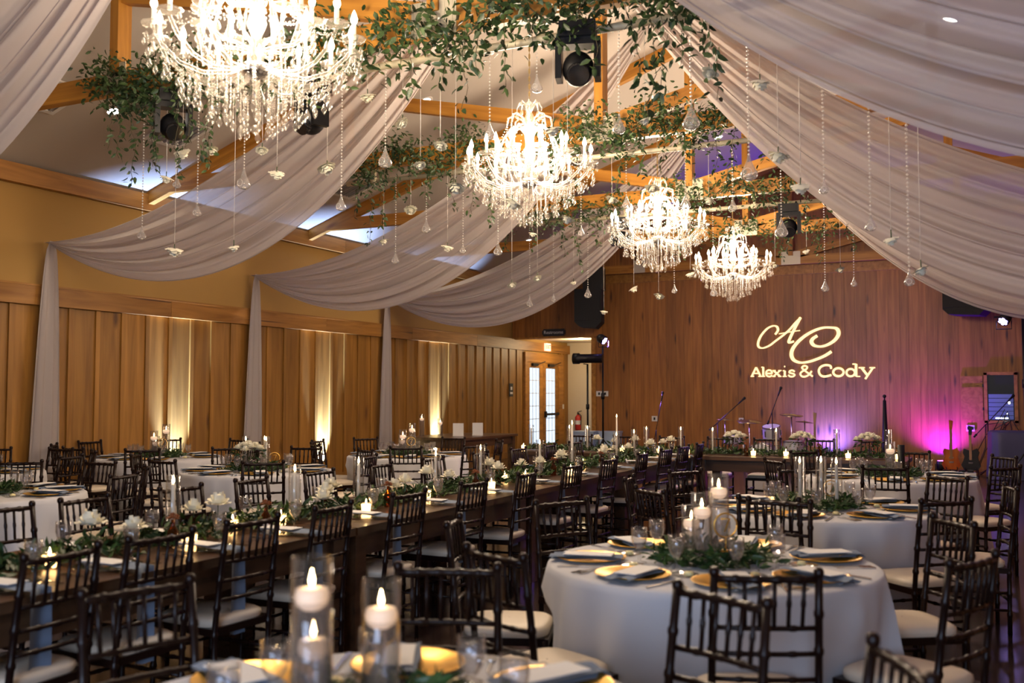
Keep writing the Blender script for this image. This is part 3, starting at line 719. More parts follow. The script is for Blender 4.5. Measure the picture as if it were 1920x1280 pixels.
for ti, (cx, cy_, ph, inner, chs, extra, centre) in enumerate(TABLES):
    on = ph.replace('table', 'round table')
    allang = [a for a, r in chs]+extra; NM_ = {}
    for a in allang: NM_.setdefault(dirname(math.cos(R(a)), math.sin(R(a)), inner), []).append(a)
    SIDE = {}
    for nm, l in NM_.items():
        l = sorted(l, key=lambda a: -math.sin(R(a)))
        for j, a in enumerate(l): SIDE[a] = nm if len(l) == 1 else ('stage-ward ', 'entrance-ward ', 'middle ')[j]+nm
    tag(cloth_mesh(ti+1, [(R(a), max(r-.22, .95)-.235) for a, r in chs]).obj('tablecloth', 'cloth', None, (cx, cy_, 0)), f'floor-length pale grey cloth over the {on} from the stage', 'tablecloth', 'round table cloths')
    for a, r in chs:
        a_ = R(a); dx, dy = math.cos(a_), math.sin(a_); q = max(r-.22, .95)
        chair(cx+q*dx, cy_+q*dy, cx, cy_, f'dark ballroom chair with ivory cushion, {SIDE[a]} side of {on}', 'chairs at the '+on)
    rr = random.Random(100+ti)
    for a in [a for a, r in chs]+extra:
        at_ = SIDE[a]+' side of '+on; a_ = R(a)+rr.uniform(-.06, .06); rz = a_+PI/2
        def P(r, o, z=TZ): return (cx+r*math.cos(a_)-o*math.sin(a_), cy_+r*math.sin(a_)+o*math.cos(a_), z+.001)
        charger.at(P(.56, 0), rz, 'gold charger plate, '+at_, 'gold chargers on the '+on)
        nz = rr.uniform(-.25, .25)
        napkin.at(P(.57, .03), rz+nz, 'folded dusty blue napkin, '+at_, 'blue napkins on the '+on)
        menu.at(P(.57, .035, TZ+.034), rz+nz, 'white menu card on blue napkin, '+at_, 'menu cards on the '+on)
        goblet.at(P(.335, .06), 0, 'stemmed water goblet, '+at_, 'water goblets on the '+on)
        bread.at(P(.38, -.17), rz, 'bread plate with butter pat, '+at_, 'bread plates on the '+on)
        if ti < 7:
            for q in (0, 1): fork.at(P(.6, -.2-.035*q), rz+PI, ('inner', 'outer')[q]+' silver fork, '+at_, 'forks on the '+on)
            knife.at(P(.6, .2), rz+PI, 'silver dinner knife, '+at_, 'knives on the '+on)
    z = TZ+.001
    wr_k.at((cx, cy_, z), ti, 'ring of dark green leaves at the centre of the '+on, 'greenery rings')
    fl = lambda k, h, x, y: k.at((cx+x, cy_+y, z), 0, f'{h} glass cylinder with a lit floating candle, {on}')
    if centre == 'float0':
        fl(float_tall, 'tall', -0.113, -0.078); fl(float_mid, 'middle-height', -0.059, 0.132); fl(float_low, 'low', -0.195, 0.040)
    elif centre == 'float':
        fl(float_tall, 'tall', .02, .08); fl(float_mid, 'middle-height', -.02, -.08); fl(float_low, 'low', -.1, .03)
    elif centre in ('taper', 'tapbouq'):
        for k, (x, y) in enumerate(((-.12, -.05), (.0, .1), (.12, -.02))):
            taper_in_glass.at((cx+x, cy_+y, z), 0, f'lit taper in a glass chimney, {("long-table" if inner else "panelled-wall", "stage", "open-floor" if inner else "long-table")[k]} side of three on the {on}', 'tapers on the '+on)
    elif centre == 'pillar':
        fl(float_mid, 'middle-height', .0, .02)
        tag(MB().lathe([(.03, 0), (.032, .004), (.032, .3), (.02, .302), (.001, .302)], 16).obj('black_pillar_candle', 'black', None, (cx+.1, cy_+.0, z)), 'plain black pillar standing among goblets on the '+on, 'pillar')
    if centre == 'tapbouq': bq.at((cx+.02, cy_-.17, z), 0, 'round bouquet of white blooms in a vase on the '+on)
    if centre in ('float', 'float0', 'taper', 'tapbouq'):
        if centre == 'float0': ring_number.at((cx-0.278, cy_+0.466, z), .9, 'gold wire hoop table number on the '+on, 'gold hoop table numbers')
        else: ring_number.at((cx+(.08 if centre[0] == 'f' else .05), cy_-.04 if centre[0] == 'f' else cy_+.2, z+(.06 if centre[0] == 'f' else .0)), .6, 'gold wire hoop table number on the '+on, 'gold hoop table numbers')

# ------------------------------------------------------------------ farm tables
def farm_table(L, Wd, label, loc, rz, group=None, name='farm_table', h=TZ):
    t = thing(name, label, 'table', loc, rz, group); n = 5; w = Wd/n
    for k in range(n): MB().box(-L/2, L/2, 0, w-.004, 0, .045).obj('plank', 'farm', t, (0, -Wd/2+k*w, h-.046))
    MB().box(-L/2+.08, L/2-.08, -Wd/2+.07, -Wd/2+.1, h-.19, h-.047).box(-L/2+.08, L/2-.08, Wd/2-.1, Wd/2-.07, h-.19, h-.047).box(-L/2+.08, -L/2+.11, -Wd/2+.1, Wd/2-.1, h-.19, h-.047).box(L/2-.11, L/2-.08, -Wd/2+.1, Wd/2-.1, h-.19, h-.047).obj('apron', 'farm', t)
    for sx in (-1, 1):
        for sy in (-1, 1): MB().box(-.055, .055, -.055, .055, 0, h-.048).obj('leg', 'farm', t, (sx*(L/2-.1), sy*(Wd/2-.1), 0))
    return t
LX = -3.93
for k in range(4):
    farm_table(2.5, 1.06, f'dark brown plank farm table, {ORD[3-k]} in the long row from the head table', (LX, 3.68+k*2.52, 0), PI/2, 'farm tables of the long row')
HY = 12.98
farm_table(2.55, .98, 'dark plank head table section on the panelled-wall end, facing the long row', (-4.75-.02, HY, 0), 0, 'head table sections')
farm_table(2.55, .98, 'dark plank head table section on the purple-lit end', (-2.2, HY, 0), 0, 'head table sections')
farm_table(2.3, 1.3, 'dark plank side table standing by the panelled wall near the passage', (-9.15, 16.75, 0), PI/2, None, 'side_table')
ry = [2.77, 3.31, 3.91, 4.55, 5.37, 6.23, 7.09, 8.06, 8.98, 9.95, 10.8, 11.5, 12.2]
for k, y in enumerate(ry):
    n = ORD[len(ry)-1-k]
    chair(-3.56, y, -4.56, y+(.05 if k % 3 else -.04), f'dark ballroom chair, {n} from the head table on the long row, purple-lit side', 'purple-side chairs of the long row')
ly = [3.68, 4.25, 5.0, 5.72, 6.5, 7.42, 8.3, 9.3, 10.2, 11.1, 11.9]
for k, y in enumerate(ly):
    n = ORD[len(ly)-1-k]
    chair(-4.58, y, -3.6, y+(.04 if k % 2 else -.05), f'dark ballroom chair, {n} from the head table on the long row, panelled-wall side', 'panel-side chairs of the long row')
rr = random.Random(77)
G = 'on the long farm-table row'
for k, y in enumerate(ry):
    y += .0; n = ORD[len(ry)-1-k]+' seat from the head table'
    plate.at((-3.63, y, TZ), 0, f'clear glass plate, purple-side edge of the long row, {n}', 'purple-side glass plates of the long row')
    hang_napkin.at((-3.53, y, TZ+.002), 0, f'blue napkin hanging off the long row, purple side, {n}', 'hanging napkins of the long row')
    menu.at((-3.65, y, TZ+.032), PI/2+rr.uniform(-.1, .1), f'white menu card, purple-side edge of the long row, {n}', 'purple-side menu cards of the long row')
    goblet.at((-3.72, y+.22, TZ), 0, f'stemmed water goblet, purple-side edge of the long row, {n}', 'purple-side goblets of the long row')
    place_card.at((-3.79, y+.05, TZ), PI/2+rr.uniform(-.2, .2), f'white tent place card, long row purple side, {n}', 'purple-side place cards of the long row')
    fork.at((-3.6, y-.2, TZ), PI/2, f'silver fork, purple-side edge of the long row, {n}', 'purple-side forks of the long row')
    knife.at((-3.6, y+.19, TZ), PI/2, f'silver knife, purple-side edge of the long row, {n}', 'purple-side knives of the long row')
for k, y in enumerate(ly):
    n = ORD[len(ly)-1-k]+' seat from the head table'
    plate.at((-4.23, y, TZ), 0, f'clear glass plate, panelled-wall edge of the long row, {n}', 'panel-side glass plates of the long row')
    menu.at((-4.22, y, TZ+.018), PI/2+rr.uniform(-.1, .1), f'white menu card, panelled-wall edge of the long row, {n}', 'panel-side menu cards of the long row')
    goblet.at((-4.12, y-.2, TZ), 0, f'stemmed water goblet, panelled-wall edge of the long row, {n}', 'panel-side goblets of the long row')
def runner(name, label, a, b, n, spread, seed, hmax=.09):
    rr = random.Random(seed); m = MB(); a = Vector(a); b = Vector(b); d = b-a; sd = Vector((-d.y, d.x, 0)).normalized(); dn = d.normalized()
    for q in range(n):
        f = rr.random(); o = rr.gauss(0, spread); o = max(-.2, min(.2, o)); z = abs(rr.gauss(0, hmax*.45))*(1-abs(o)/.3)+.006
        p = a+d*f+sd*o+Vector((0, 0, z))
        leaf_into(m, p, dn*rr.uniform(-1, 1)+sd*rr.uniform(-1, 1)+Vector((0, 0, rr.uniform(0, .8))), rr.uniform(.045, .085), rr, .3)
    t = thing(name, label, 'greenery', a)
    f = m.obj('foliage', 'leaf2', t); f.location = -a; f['kind'] = 'stuff'
    MB().tube([d*(k/20)+sd*.03*math.sin(k*1.7)+Vector((0, 0, .012)) for k in range(21)], .007, 5).obj('vine', 'vine', t)
    return t
runner('greenery_runner', 'long green leaf runner down the middle of the farm-table row', (LX-.02, 2.5, TZ), (LX-.02, 12.3, TZ), 5200, .085, 5)
runner('greenery_runner', 'green leaf runner along the head table', (-5.95, HY-.1, TZ), (-1.0, HY-.1, TZ), 2200, .075, 6)
LT = [(4.06, 0), (5.02, 0), (5.8, 0), (6.76, 0), (7.63, 0), (8.74, 0), (9.7, 1), (10.9, 0), (11.7, 0)]
for k, (y, q) in enumerate(LT):
    (taper_tall if q else taper_in_glass).at((-3.95+(.03 if k % 2 else -.03), y, TZ), 0, f'lit white taper candle in glass, {ORD[len(LT)-1-k]} from the head table on the long row', 'tapers of the long row')
VY = [3.18, 3.95, 4.5, 4.8, 5.55, 6.13, 6.5, 7.38, 8.05, 8.25, 9.1, 9.95, 10.6, 11.4, 12.0]
for k, y in enumerate(VY):
    votive.at((-3.85+.12*math.sin(k*2.1), y, TZ), 0, f'glowing votive in a clear cup among long-row greenery, {ORD[len(VY)-1-k]} from the head table', 'votives of the long row')
BY = [3.5, 3.68, 4.26, 4.45, 5.24, 5.4, 5.57, 6.12, 6.3, 6.87, 7.02, 7.75, 7.9, 8.5, 8.62, 9.42, 9.55, 10.35, 10.5, 11.2, 11.35, 12.05]
for k, y in enumerate(BY):
    (bud_a, bud_b, bud_c)[k % 3].at((-3.96+.1*math.sin(k*1.9), y, TZ), k, f'full white bloom in a bud vase on the long row, {ORD[len(BY)-1-k]} from the head table', 'bud vases of the long row')
for k, y in enumerate([3.9, 4.62, 5.95, 7.2, 8.9, 10.05]):
    amber_bottle.at((-3.82+.05*math.sin(k*3), y, TZ), 0, f'small amber bottle of rust flowers on the long row, {ORD[5-k]} from the head table', 'amber bottles of the long row')
# head table
for k, x in enumerate([-5.9, -5.35, -5.05, -4.65, -4.2, -3.75, -3.3, -2.5, -1.75, -1.15]):
    (taper_tall if k in (3,) else taper_in_glass).at((x, HY-.12+.08*(k % 2), TZ), 0, f'lit white taper candle in glass, {ORD[k]} along the head table from the panelled wall', 'tapers of the head table')
for k, x in enumerate([-3.05, -2.2, -1.4]):
    bq.at((x, HY+.05, TZ+.001), k, f'round bouquet of white blooms on the head table, {ORD[k]} from the long row', 'bouquets of the head table')
for k, x in enumerate([-4.95, -4.75, -4.4, -4.05, -3.9]):
    (bud_a, bud_b)[k % 2].at((x, HY+.15*(k % 2), TZ), k, f'full white bloom in a bud vase on the head table, {ORD[k]} from the panelled wall', 'bud vases of the head table')
for k, x in enumerate([-5.95, -4.5, -4.0, -3.6, -2.75, -2.35, -1.6, -1.05]):
    votive.at((x, HY-.27+.03*(k % 3), TZ), 0, f'glowing votive in a clear cup on the head table, {ORD[k]} from the panelled wall', 'votives of the head table')
for k, x in enumerate([-2.85, -1.95]): amber_bottle.at((x, HY-.2, TZ), 0, f'small amber bottle of rust flowers on the head table, {ORD[k]} from the long row', 'amber bottles of the head table')
for k, x in enumerate([-5.55, -4.85, -4.15, -3.45, -2.8, -2.1, -1.4]):
    chair(x, HY+.62, x, HY, f'dark ballroom chair behind the head table, {ORD[k]} from the panelled wall', 'chairs behind the head table')
# side table by the wall
z = TZ
for k, (x, y, h) in enumerate([(-9.55, 15.95, 'tall'), (-9.3, 16.2, 'middle-height')]):
    (float_mid if k else float_tall).at((x, y, z), 0, f'{h} glass cylinder with a lit floating candle on the dark side table')
for k, (x, y) in enumerate([(-9.0, 16.35), (-8.8, 16.75)]):
    t = thing('card_stand', f'white square card holder on the dark side table, {ORD[k]} from the candle vases', 'card holder', (x, y, z), .35)
    MB().box(-.1, .1, -.006, .006, .02, .24).obj('card', 'paper', t); MB().box(-.1, .1, -.03, .03, 0, .02).obj('foot', 'white', t)
t = thing('cardboard_box', 'plain tan box on the floor beyond the dark side table', 'box', (-8.3, 18.9, 0), .1)
MB().box(-.25, .25, -.2, .2, 0, .4).obj('body', 'cream', t); MB().box(-.26, .26, -.21, .21, .4, .42).obj('lid', 'cream', t); MB().box(-.26, .26, -.03, .03, .421, .423).obj('tape', 'wax', t)

# ------------------------------------------------------------------ hanging glass drops and roses
TP = {0: 4.6, 1: 6.6, 2: 10.2, 3: 13.85}
PZ = 4.16
PX = {1: (-7.2, -.3), 2: (-7.2, -1.0), 3: (-6.6, -1.6)}
for k, (x0, x1) in PX.items():
    t = thing('hanging_pipe', f'pale metal pipe slung under the {TLAB[k-1]} truss from the monogram wall', 'pipe', (0, TP[k], PZ), 0, 'pipes under the trusses')
    MB().tube([(x0, 0, 0), (x1, 0, 0)], .03, 10).obj('rod', 'galv', t)
    for x in (x0+.4, XC-1.0, XC+.9, x1-.2):
        MB().tube([(x, 0, 0), (x, 0, .13)], .022, 10).lathe([(.045, .12), (.045, .14)], 12, (x, 0, 0), True).obj('hanger', 'galv', t)
        MB().tube([(x-.04, 0, 0), (x+.04, 0, 0)], .036, 10).obj('coupling', 'galv', t)
DROPS = [(-6.90,1,2.97,.072),(-6.49,1,3.40,.066),(-6.25,1,3.13,.070),(-5.73,1,3.34,.109),(-4.72,1,3.06,.078),(-4.30,1,3.38,.102),(-6.06,2,3.51,.102),(-6.49,2,3.16,.091),(-5.56,2,3.22,.069),(-5.10,2,3.18,.098),(-6.38,3,2.92,.098),(-5.98,3,2.97,.073),(-5.42,3,3.02,.103),(-4.07,2,3.32,.071),(-2.34,1,3.42,.083),(-1.82,1,3.40,.110),(-3.37,1,3.49,.080),(-3.54,2,3.59,.093),(-2.88,2,3.54,.102),(-2.38,2,3.47,.083),(-1.43,1,3.01,.107),(-1.89,2,3.18,.12),(-2.0,3,2.96,.1),(-1.63,3,3.0,.078),(-3.52,3,2.96,.098),(-4.09,3,3.02,.076),(-.67,1,2.60,.067),(-.95,1,2.86,.06),(-.45,1,2.24,.06),(-2.98,1,3.8,.08)]
ROSES = [(-4.47,1,3.92),(-4.14,1,3.67),(-3.80,1,3.45),(-3.98,1,3.32),(-3.66,1,3.11),(-6.28,2,3.75),(-6.43,1,3.67),(-6.09,1,3.66),(-5.54,1,3.60),(-6.62,1,3.46),(-5.38,1,3.38),(-4.86,1,3.38),(-6.51,1,2.80),(-5.83,1,2.79),(-3.18,1,2.95),(-2.74,1,2.80),(-4.66,2,3.35),(-5.77,2,3.26),(-1.35,1,3.6),(-1.69,1,3.72),(-2.15,1,3.45),(-2.85,1,3.46),(-1.24,1,3.10),(-1.10,1,2.88),(-1.32,2,3.36),(-2.63,2,3.56),(-4.92,2,2.78),(-4.60,2,2.84),(-5.65,3,3.21),(-5.17,3,2.75),(-4.70,3,3.07),(-4.32,3,2.95),(-2.66,3,3.30),(-2.24,3,3.47),(-1.80,3,3.20),(-.55,1,2.50),(-.38,1,2.30),(-3.85,3,3.24),(-3.71,2,3.66),(-6.66,2,3.40),(-3.25,2,3.74)]
def ranked(lst, what, grp):
    """label each by the pipe it hangs from and its turn along it, counted from the panelled wall"""
    out = []
    for k in (1, 2, 3):
        row = sorted([d for d in lst if d[1] == k], key=lambda d: d[0])
        for i, d in enumerate(row): out.append((d, f'{what} under the {TLAB[k-1]} truss, {ORD[i]} from the panelled wall', f'{grp} under the {TLAB[k-1]} truss'))
    return out
DP2 = DP = [(.0008, .0), (.35, .06), (.72, .22), (.95, .5), (1.0, .75), (.9, 1.05), (.66, 1.5), (.42, 2.0), (.24, 2.5), (.12, 3.0), (.04, 3.1)]
for (x, k, z, w), lb, gp in ranked(DROPS, 'clear glass teardrop on a beaded strand', 'glass teardrops'):
    r = w*.5*1.08; t = thing('glass_teardrop', lb, 'hanging ornament', (x, TP[k], z), 0, gp)
    m = MB().lathe([(q*r, h*r-r*.8) for q, h in DP2], 16)
    m.obj('glass_globe', 'drop', t)
    m = MB().tube([(.5*r*math.cos(2*PI*q/14), -r*.9, r*.05+.5*r*math.sin(2*PI*q/14)) for q in range(15)], .002, 4)
    m.obj('glass_rim', 'strand', t)
    MB().lathe([(.001, -r*.72), (r*.3, -r*.72), (r*.3, -r*.45), (.001, -r*.45)], 10).obj('tealight', 'wax', t)
    bs = MB(); zz = r*2.3; top = PZ-.02-z; s = .026+.004*(k-1)
    while zz < top: bs.octa((0, 0, zz), .0095, .011); zz += s
    bs.obj('bead_strand', 'strand', t)
rose_me = [bloom_mb(.055, q, (0, 0, 0), .9).mesh('bloom', 'petal') for q in range(3)]
for i, ((x, k, z), lb, gp) in enumerate(ranked(ROSES, 'ivory rose head hung on a thread', 'hanging roses')):
    t = thing('hanging_rose', lb, 'hanging flower', (x, TP[k], z), i*1.3, gp)
    b = link('bloom', rose_me[i % 3], t, None, (R(180+25*math.sin(i*2.3)), R(25*math.cos(i*1.7)), 0))
    b.scale = (1+.25*math.sin(i*1.1),)*3
    MB().tube([(0, 0, .02), (.004, 0, .075)], .004, 5).obj('stem', 'leaf2', t)
    MB().tube([(.004, 0, .07), (.002, 0, PZ-.015-z)], .0022, 4).obj('thread', 'thread', t)

# ------------------------------------------------------------------ vines on the trusses
def vine_garland(label, y, x0, x1, z, n, seed, hang, size=(.045, .08), nparts=0, spread=.11, up=.15):
    """leafy vine wound over the chord and pipe from x0 to x1, with trailing ends hang = [(x, length), ...]"""
    rr = random.Random(seed); t = thing('vine_garland', label, 'greenery', ((x0+x1)/2, y, z)); ox = (x0+x1)/2
    leaves = []; vn = MB()
    K = max(4, int((x1-x0)/.12)); path = [Vector((x0+(x1-x0)*q/K-ox, -.1+.05*math.sin(q*1.9), up*math.sin(q*.9+seed)*.8)) for q in range(K+1)]
    vn.tube(path, .006, 5)
    for q in range(n):
        f = rr.random()*K; i = min(int(f), K-1); p = path[i].lerp(path[i+1], f-i)
        p = p+Vector((rr.gauss(0, spread), rr.gauss(0, spread*.8)-.03, rr.gauss(0, spread)*1.1))
        leaves.append((p, Vector((rr.uniform(-1, 1), rr.uniform(-1, 1), rr.uniform(-1, .4))), rr.uniform(*size)))
    for hx, L in hang:
        p = Vector((hx-ox, -.1+rr.uniform(-.08, .05), 0)); pts = [p.copy()]; st = int(L/.05)
        for q in range(st):
            p = p+Vector((rr.gauss(0, .014), rr.gauss(0, .01), -.05)); pts.append(p.copy())
            for s in range(rr.choice((1, 2, 3, 3))):
                d = Vector((rr.uniform(-1, 1), rr.uniform(-1, 1), rr.uniform(-1.2, .1)))
                leaves.append((p+Vector((rr.gauss(0, .02), rr.gauss(0, .02), 0)), d, rr.uniform(*size)))
        if len(pts) > 1: vn.tube(pts, .0025, 4)
    vn.obj('vine', 'vine', t)
    rr.shuffle(leaves); big = sorted(leaves, key=lambda l: -l[2])[:nparts]; ids = {id(l) for l in big}; m = MB()
    for l in leaves:
        if id(l) not in ids: leaf_into(m, l[0], l[1], l[2], rr)
    f = m.obj('foliage', 'leaf', t); f['kind'] = 'stuff'
    for l in big:
        o = link('leaf', rr.choice(LEAF_ME), t, l[0], l[1].to_track_quat('Y', 'Z').to_euler()); o.scale = (l[2],)*3; o.rotation_euler.rotate_axis('Y', rr.uniform(-1.5, 1.5))
    return t
LEAF_ME = []
for q in range(3):
    m = MB(); leaf_into(m, Vector((0, 0, 0)), Vector((0, 1, 0)), 1.0, random.Random(q+40), .46); LEAF_ME.append(m.mesh('leaf', 'leaf'))
vine_garland('leafy vine on the panelled-wall end of the fifth truss, beside the hanging glass drops', 6.55, -7.35, -6.0, 4.32, 1300, 1, [(-7.2, .55), (-7.05, .7), (-6.9, .9), (-6.75, .75), (-6.6, .8), (-6.3, .9), (-6.25, .7), (-6.0, .8), (-5.85, .95)], nparts=120)
vine_garland('leafy vine along the middle of the fifth truss, over the black moving light', 6.5, -5.6, -1.5, 4.3, 2300, 2, [(-5.3, .4), (-5.0, .35), (-4.8, .45), (-4.5, .3), (-4.05, .35), (-3.9, .5), (-3.6, .45), (-3.45, .7), (-3.3, .4), (-3.1, .55), (-2.95, .3), (-2.4, .5), (-2.2, .7), (-2.05, .9), (-1.95, .75), (-1.8, .6), (-1.65, .5), (-1.6, .8), (-1.45, .25)], (.05, .095), 300)
vine_garland('leafy vine on the fourth truss by the panelled-wall queen post', 10.15, -7.0, -5.1, 4.36, 1300, 3, [(-6.9, .7), (-6.75, 1.0), (-6.6, .8), (-6.4, .5), (-6.2, .6), (-5.9, .55), (-5.6, .7), (-5.35, .75), (-5.2, .9), (-5.05, .6)])
vine_garland('leafy vine on the fourth truss around its king post', 10.15, -4.5, -1.7, 4.4, 2300, 4, [(-4.4, .5), (-4.1, .6), (-3.5, .7), (-3.3, .5), (-3.05, .6), (-2.8, .75), (-2.5, .6), (-2.3, .8), (-2.0, .6), (-1.8, .7)])
vine_garland('leafy vine on the third truss between the second swag and its king post', 13.8, -6.9, -4.7, 4.28, 1100, 5, [(-6.7, .5), (-6.2, .6), (-5.8, .7), (-5.5, .9), (-5.2, .6), (-4.9, .5)])
vine_garland('leafy vine on the third truss around the silver pipe, purple-lit side', 13.8, -4.3, -1.6, 4.38, 1500, 6, [(-4.1, .6), (-3.7, .7), (-3.3, .8), (-2.9, .6), (-2.5, .9), (-2.2, .8), (-1.9, .7), (-1.7, .9)])
vine_garland('leafy vine on the second truss from the monogram wall', 17.35, -5.6, -1.3, 4.4, 1200, 7, [(-5.0, .5), (-4.4, .7), (-3.2, .6), (-2.6, .7), (-2.0, .5), (-1.5, .6)])

# ------------------------------------------------------------------ stage lighting and sound gear overhead
def moving_head():
    t = thing('moving_head_light', 'c', 'stage light')
    MB().box(-.13, .13, -.11, .11, -.13, -.02).obj('base', 'black', t)
    MB().tube([(-.1, 0, -.02), (-.1, 0, .02)], .015, 6).tube([(.1, 0, -.02), (.1, 0, .02)], .015, 6).obj('clamp', 'black', t)
    MB().box(-.16, -.115, -.07, .07, -.42, -.15).box(.115, .16, -.07, .07, -.42, -.15).box(-.16, .16, -.07, .07, -.18, -.13).obj('yoke', 'black', t)
    h = MB().ball((0, 0, -.34), .115, 16, 10, 1.1).obj('head', 'black', t)
    MB().tube([(0, -.02, -.36), (.01, -.11, -.42)], [.085, .075], 16).obj('lens', 'lens', h)
    return Kind(t)
mh = moving_head()
for (x, y, z), rz, lb in [((-2.61, 6.5, 4.2), .3, 'under the vine in the middle of the fifth truss'), ((-4.95, 6.5, 4.12), -.4, 'partly hidden behind the chandelier farthest from the stage'), ((-4.84, 13.75, 4.14), .2, 'beside the third truss swag'), ((-2.45, 13.75, 4.14), .1, 'clamped to the silver pipe over the stage end'), ((-6.55, 6.6, 4.27), .9, 'buried in the leafy vine by the panelled wall')]:
    mh.at((x, y, z), rz, 'black moving-head stage light '+lb, 'moving-head stage lights')
def pa(label, loc, rz, w=.62, h=.75, d=.6):
    t = thing('hung_loudspeaker', label, 'loudspeaker', loc, rz)
    MB().box(-w/2, w/2, -d/2, d/2, 0, h).prism([(-w/2, 0), (w/2, 0), (w/2-.14, -.14), (-w/2+.1, -.1)], -d/2, d/2).obj('cabinet', 'blackcloth', t)
    MB().box(-w/2+.03, w/2-.03, -d/2-.02, -d/2, .03, h-.03).obj('grille', 'blackcloth', t)
    MB().box(-w*.2, w*.55, -d/2+.05, d/2, h, h+.5).obj('upper_cabinet', 'black', t)
    MB().bar((0, 0, h+.5), (0, .1, h+1.1), .04, .04).obj('bracket', 'black', t)
pa('pair of black loudspeaker boxes hung by the passage opening', (-8.3, 21.3, 3.18), .25)
pa('black loudspeaker hung high at the purple-lit end of the monogram wall', (-.4, 21.4, 3.2), -.2, .8, .8)

# ------------------------------------------------------------------ uplights
def uplight(x, y, led, label, col, power, target, size=R(52), group=None, blend=.9, sc=1.0):
    t = thing('floor_uplight', label, 'uplight', (x, y, 0), 0, group)
    MB().lathe([(.07, .03), (.095, .05), (.095, .2), (.08, .22)], 16, caps=True).obj('can', 'black', t)
    MB().lathe([(.001, .221), (.075, .221)], 16).obj('led_face', led, t)
    MB().box(-.12, -.1, -.02, .02, 0, .16).box(.1, .12, -.02, .02, 0, .16).box(-.12, .12, -.02, .02, 0, .02).obj('yoke', 'black', t)
    t.scale = (sc, sc, 1)
    l = lamp('uplight_beam', 'SPOT', (x, y, .26), power, col, spot_size=size, spot_blend=blend, shadow_soft_size=.04*sc); aim(l, target)
for k, y in enumerate((10.66, 14.2, 18.15)):
    uplight(XL+.055, y+SP*.25, 'whiteled', f'small floor uplight washing the panelled wall white, {ORD[2-k]} from the passage', (.34, .52, 1.0), 3800, (XL-.3, y+SP*.25, 1.8), R(56), 'white wall uplights', 1.0, .42)
for k, y in enumerate((8.5, 12.5, 17.0)):
    uplight(XR-.35, y, 'violet', f'violet floor uplight against the open-side wall, {ORD[2-k]} from the stage', (.32, .18, 1.0), 300, (XR-1.1, y, 4.5), R(75), 'violet wall uplights')
uplight(-.95, 21.6, 'magled', 'magenta floor uplight behind the red guitar at the monogram wall', MAGENTA, 430, (-.95, 21.9, 1.2), R(130))
uplight(-3.1, 21.55, 'violet', 'violet floor uplight behind the drum kit at the monogram wall', BLUEV, 420, (-3.1, 21.9, 1.2), R(130))
def light_stand(x, y, h, label, parh):
    t = thing('light_stand', label, 'light stand', (x, y, 0))
    MB().tube([(0, 0, .1), (0, 0, h)], .022, 8).obj('pole', 'black', t)
    for k in range(3):
        a = k*2.094+.5; MB().tube([(0, 0, .55), (.45*math.cos(a), .45*math.sin(a), .0)], .014, 6).obj('leg', 'black', t)
    MB().tube([(0, 0, h*.55), (0, 0, h*.6)], .04, 8).obj('collar', 'black', t)
def par(x, y, z, label, target, power):
    t = thing('led_par_light', label, 'stage light', (x, y, z))
    d = (Vector(target)-Vector((x, y, z))).normalized(); q = d.to_track_quat('-Z', 'Y').to_euler()
    c = MB().lathe([(.06, .16), (.1, .1), (.1, -.03)], 14, caps=True).obj('can', 'black', t, None, q)
    lensm = MB()
    for a in range(7):
        r = 0 if a == 6 else .055; lensm.lathe([(.0005, -.033), (.026, -.033)], 8, (r*math.cos(a*PI/3), r*math.sin(a*PI/3), 0))
    lensm.obj('led_lens', 'violet', c)
    MB().tube([(-.12, 0, .0), (-.12, 0, -.15), (.12, 0, -.15), (.12, 0, 0)], .01, 6).obj('yoke', 'black', t)
    l = lamp('par_beam', 'SPOT', Vector((x, y, z))+d*.06, power, VIOLET, spot_size=R(70), spot_blend=.7, shadow_soft_size=.06); aim(l, target)
light_stand(-8.0, 20.4, 2.2, 'black tripod light stand holding a follow spot near the passage', 0)
light_stand(-7.72, 20.6, 2.6, 'black tripod light stand with violet lamp on top, next to the follow spot', 0)
par(-7.66, 20.5, 2.72, 'violet lit stage lamp on the stand near the passage', (-4.2, 20.0, .5), 800)
t = thing('follow_spot', 'black barrel follow spot lying level on its stand near the passage', 'stage light', (-8.0, 20.4, 2.32), .15)
MB().tube([(-.32, 0, 0), (-.18, 0, 0), (-.16, 0, 0), (.34, 0, 0)], [.12, .12, .1, .1], 14).obj('barrel', 'black', t)
MB().tube([(-.325, 0, 0), (-.33, 0, 0)], .1, 14).obj('lens', 'lens', t)
MB().bar((-.05, .12, -.12), (-.05, .12, .02), .03, .02).bar((-.05, -.12, -.12), (-.05, -.12, .02), .03, .02).bar((-.05, -.13, -.12), (-.05, .13, -.12), .03, .02).obj('yoke', 'black', t)
light_stand(.5, 19.5, 3.0, 'tall black tripod light stand at the purple-lit end of the stage', 0)
par(.2, 19.4, 2.83, 'violet lit stage lamp on the tall stand at the purple-lit end', (-1.6, 16.5, 0), 500)
t = thing('stand_crossbar', 'black crossbar with hooks on the tall light stand', 'bar', (.5, 19.5, 2.9))
MB().tube([(-.45, 0, 0), (.45, 0, 0)], .016, 8).obj('bar', 'black', t); MB().tube([(-.3, -.03, 0), (-.3, -.06, -.04)], .012, 6).obj('hook', 'black', t)

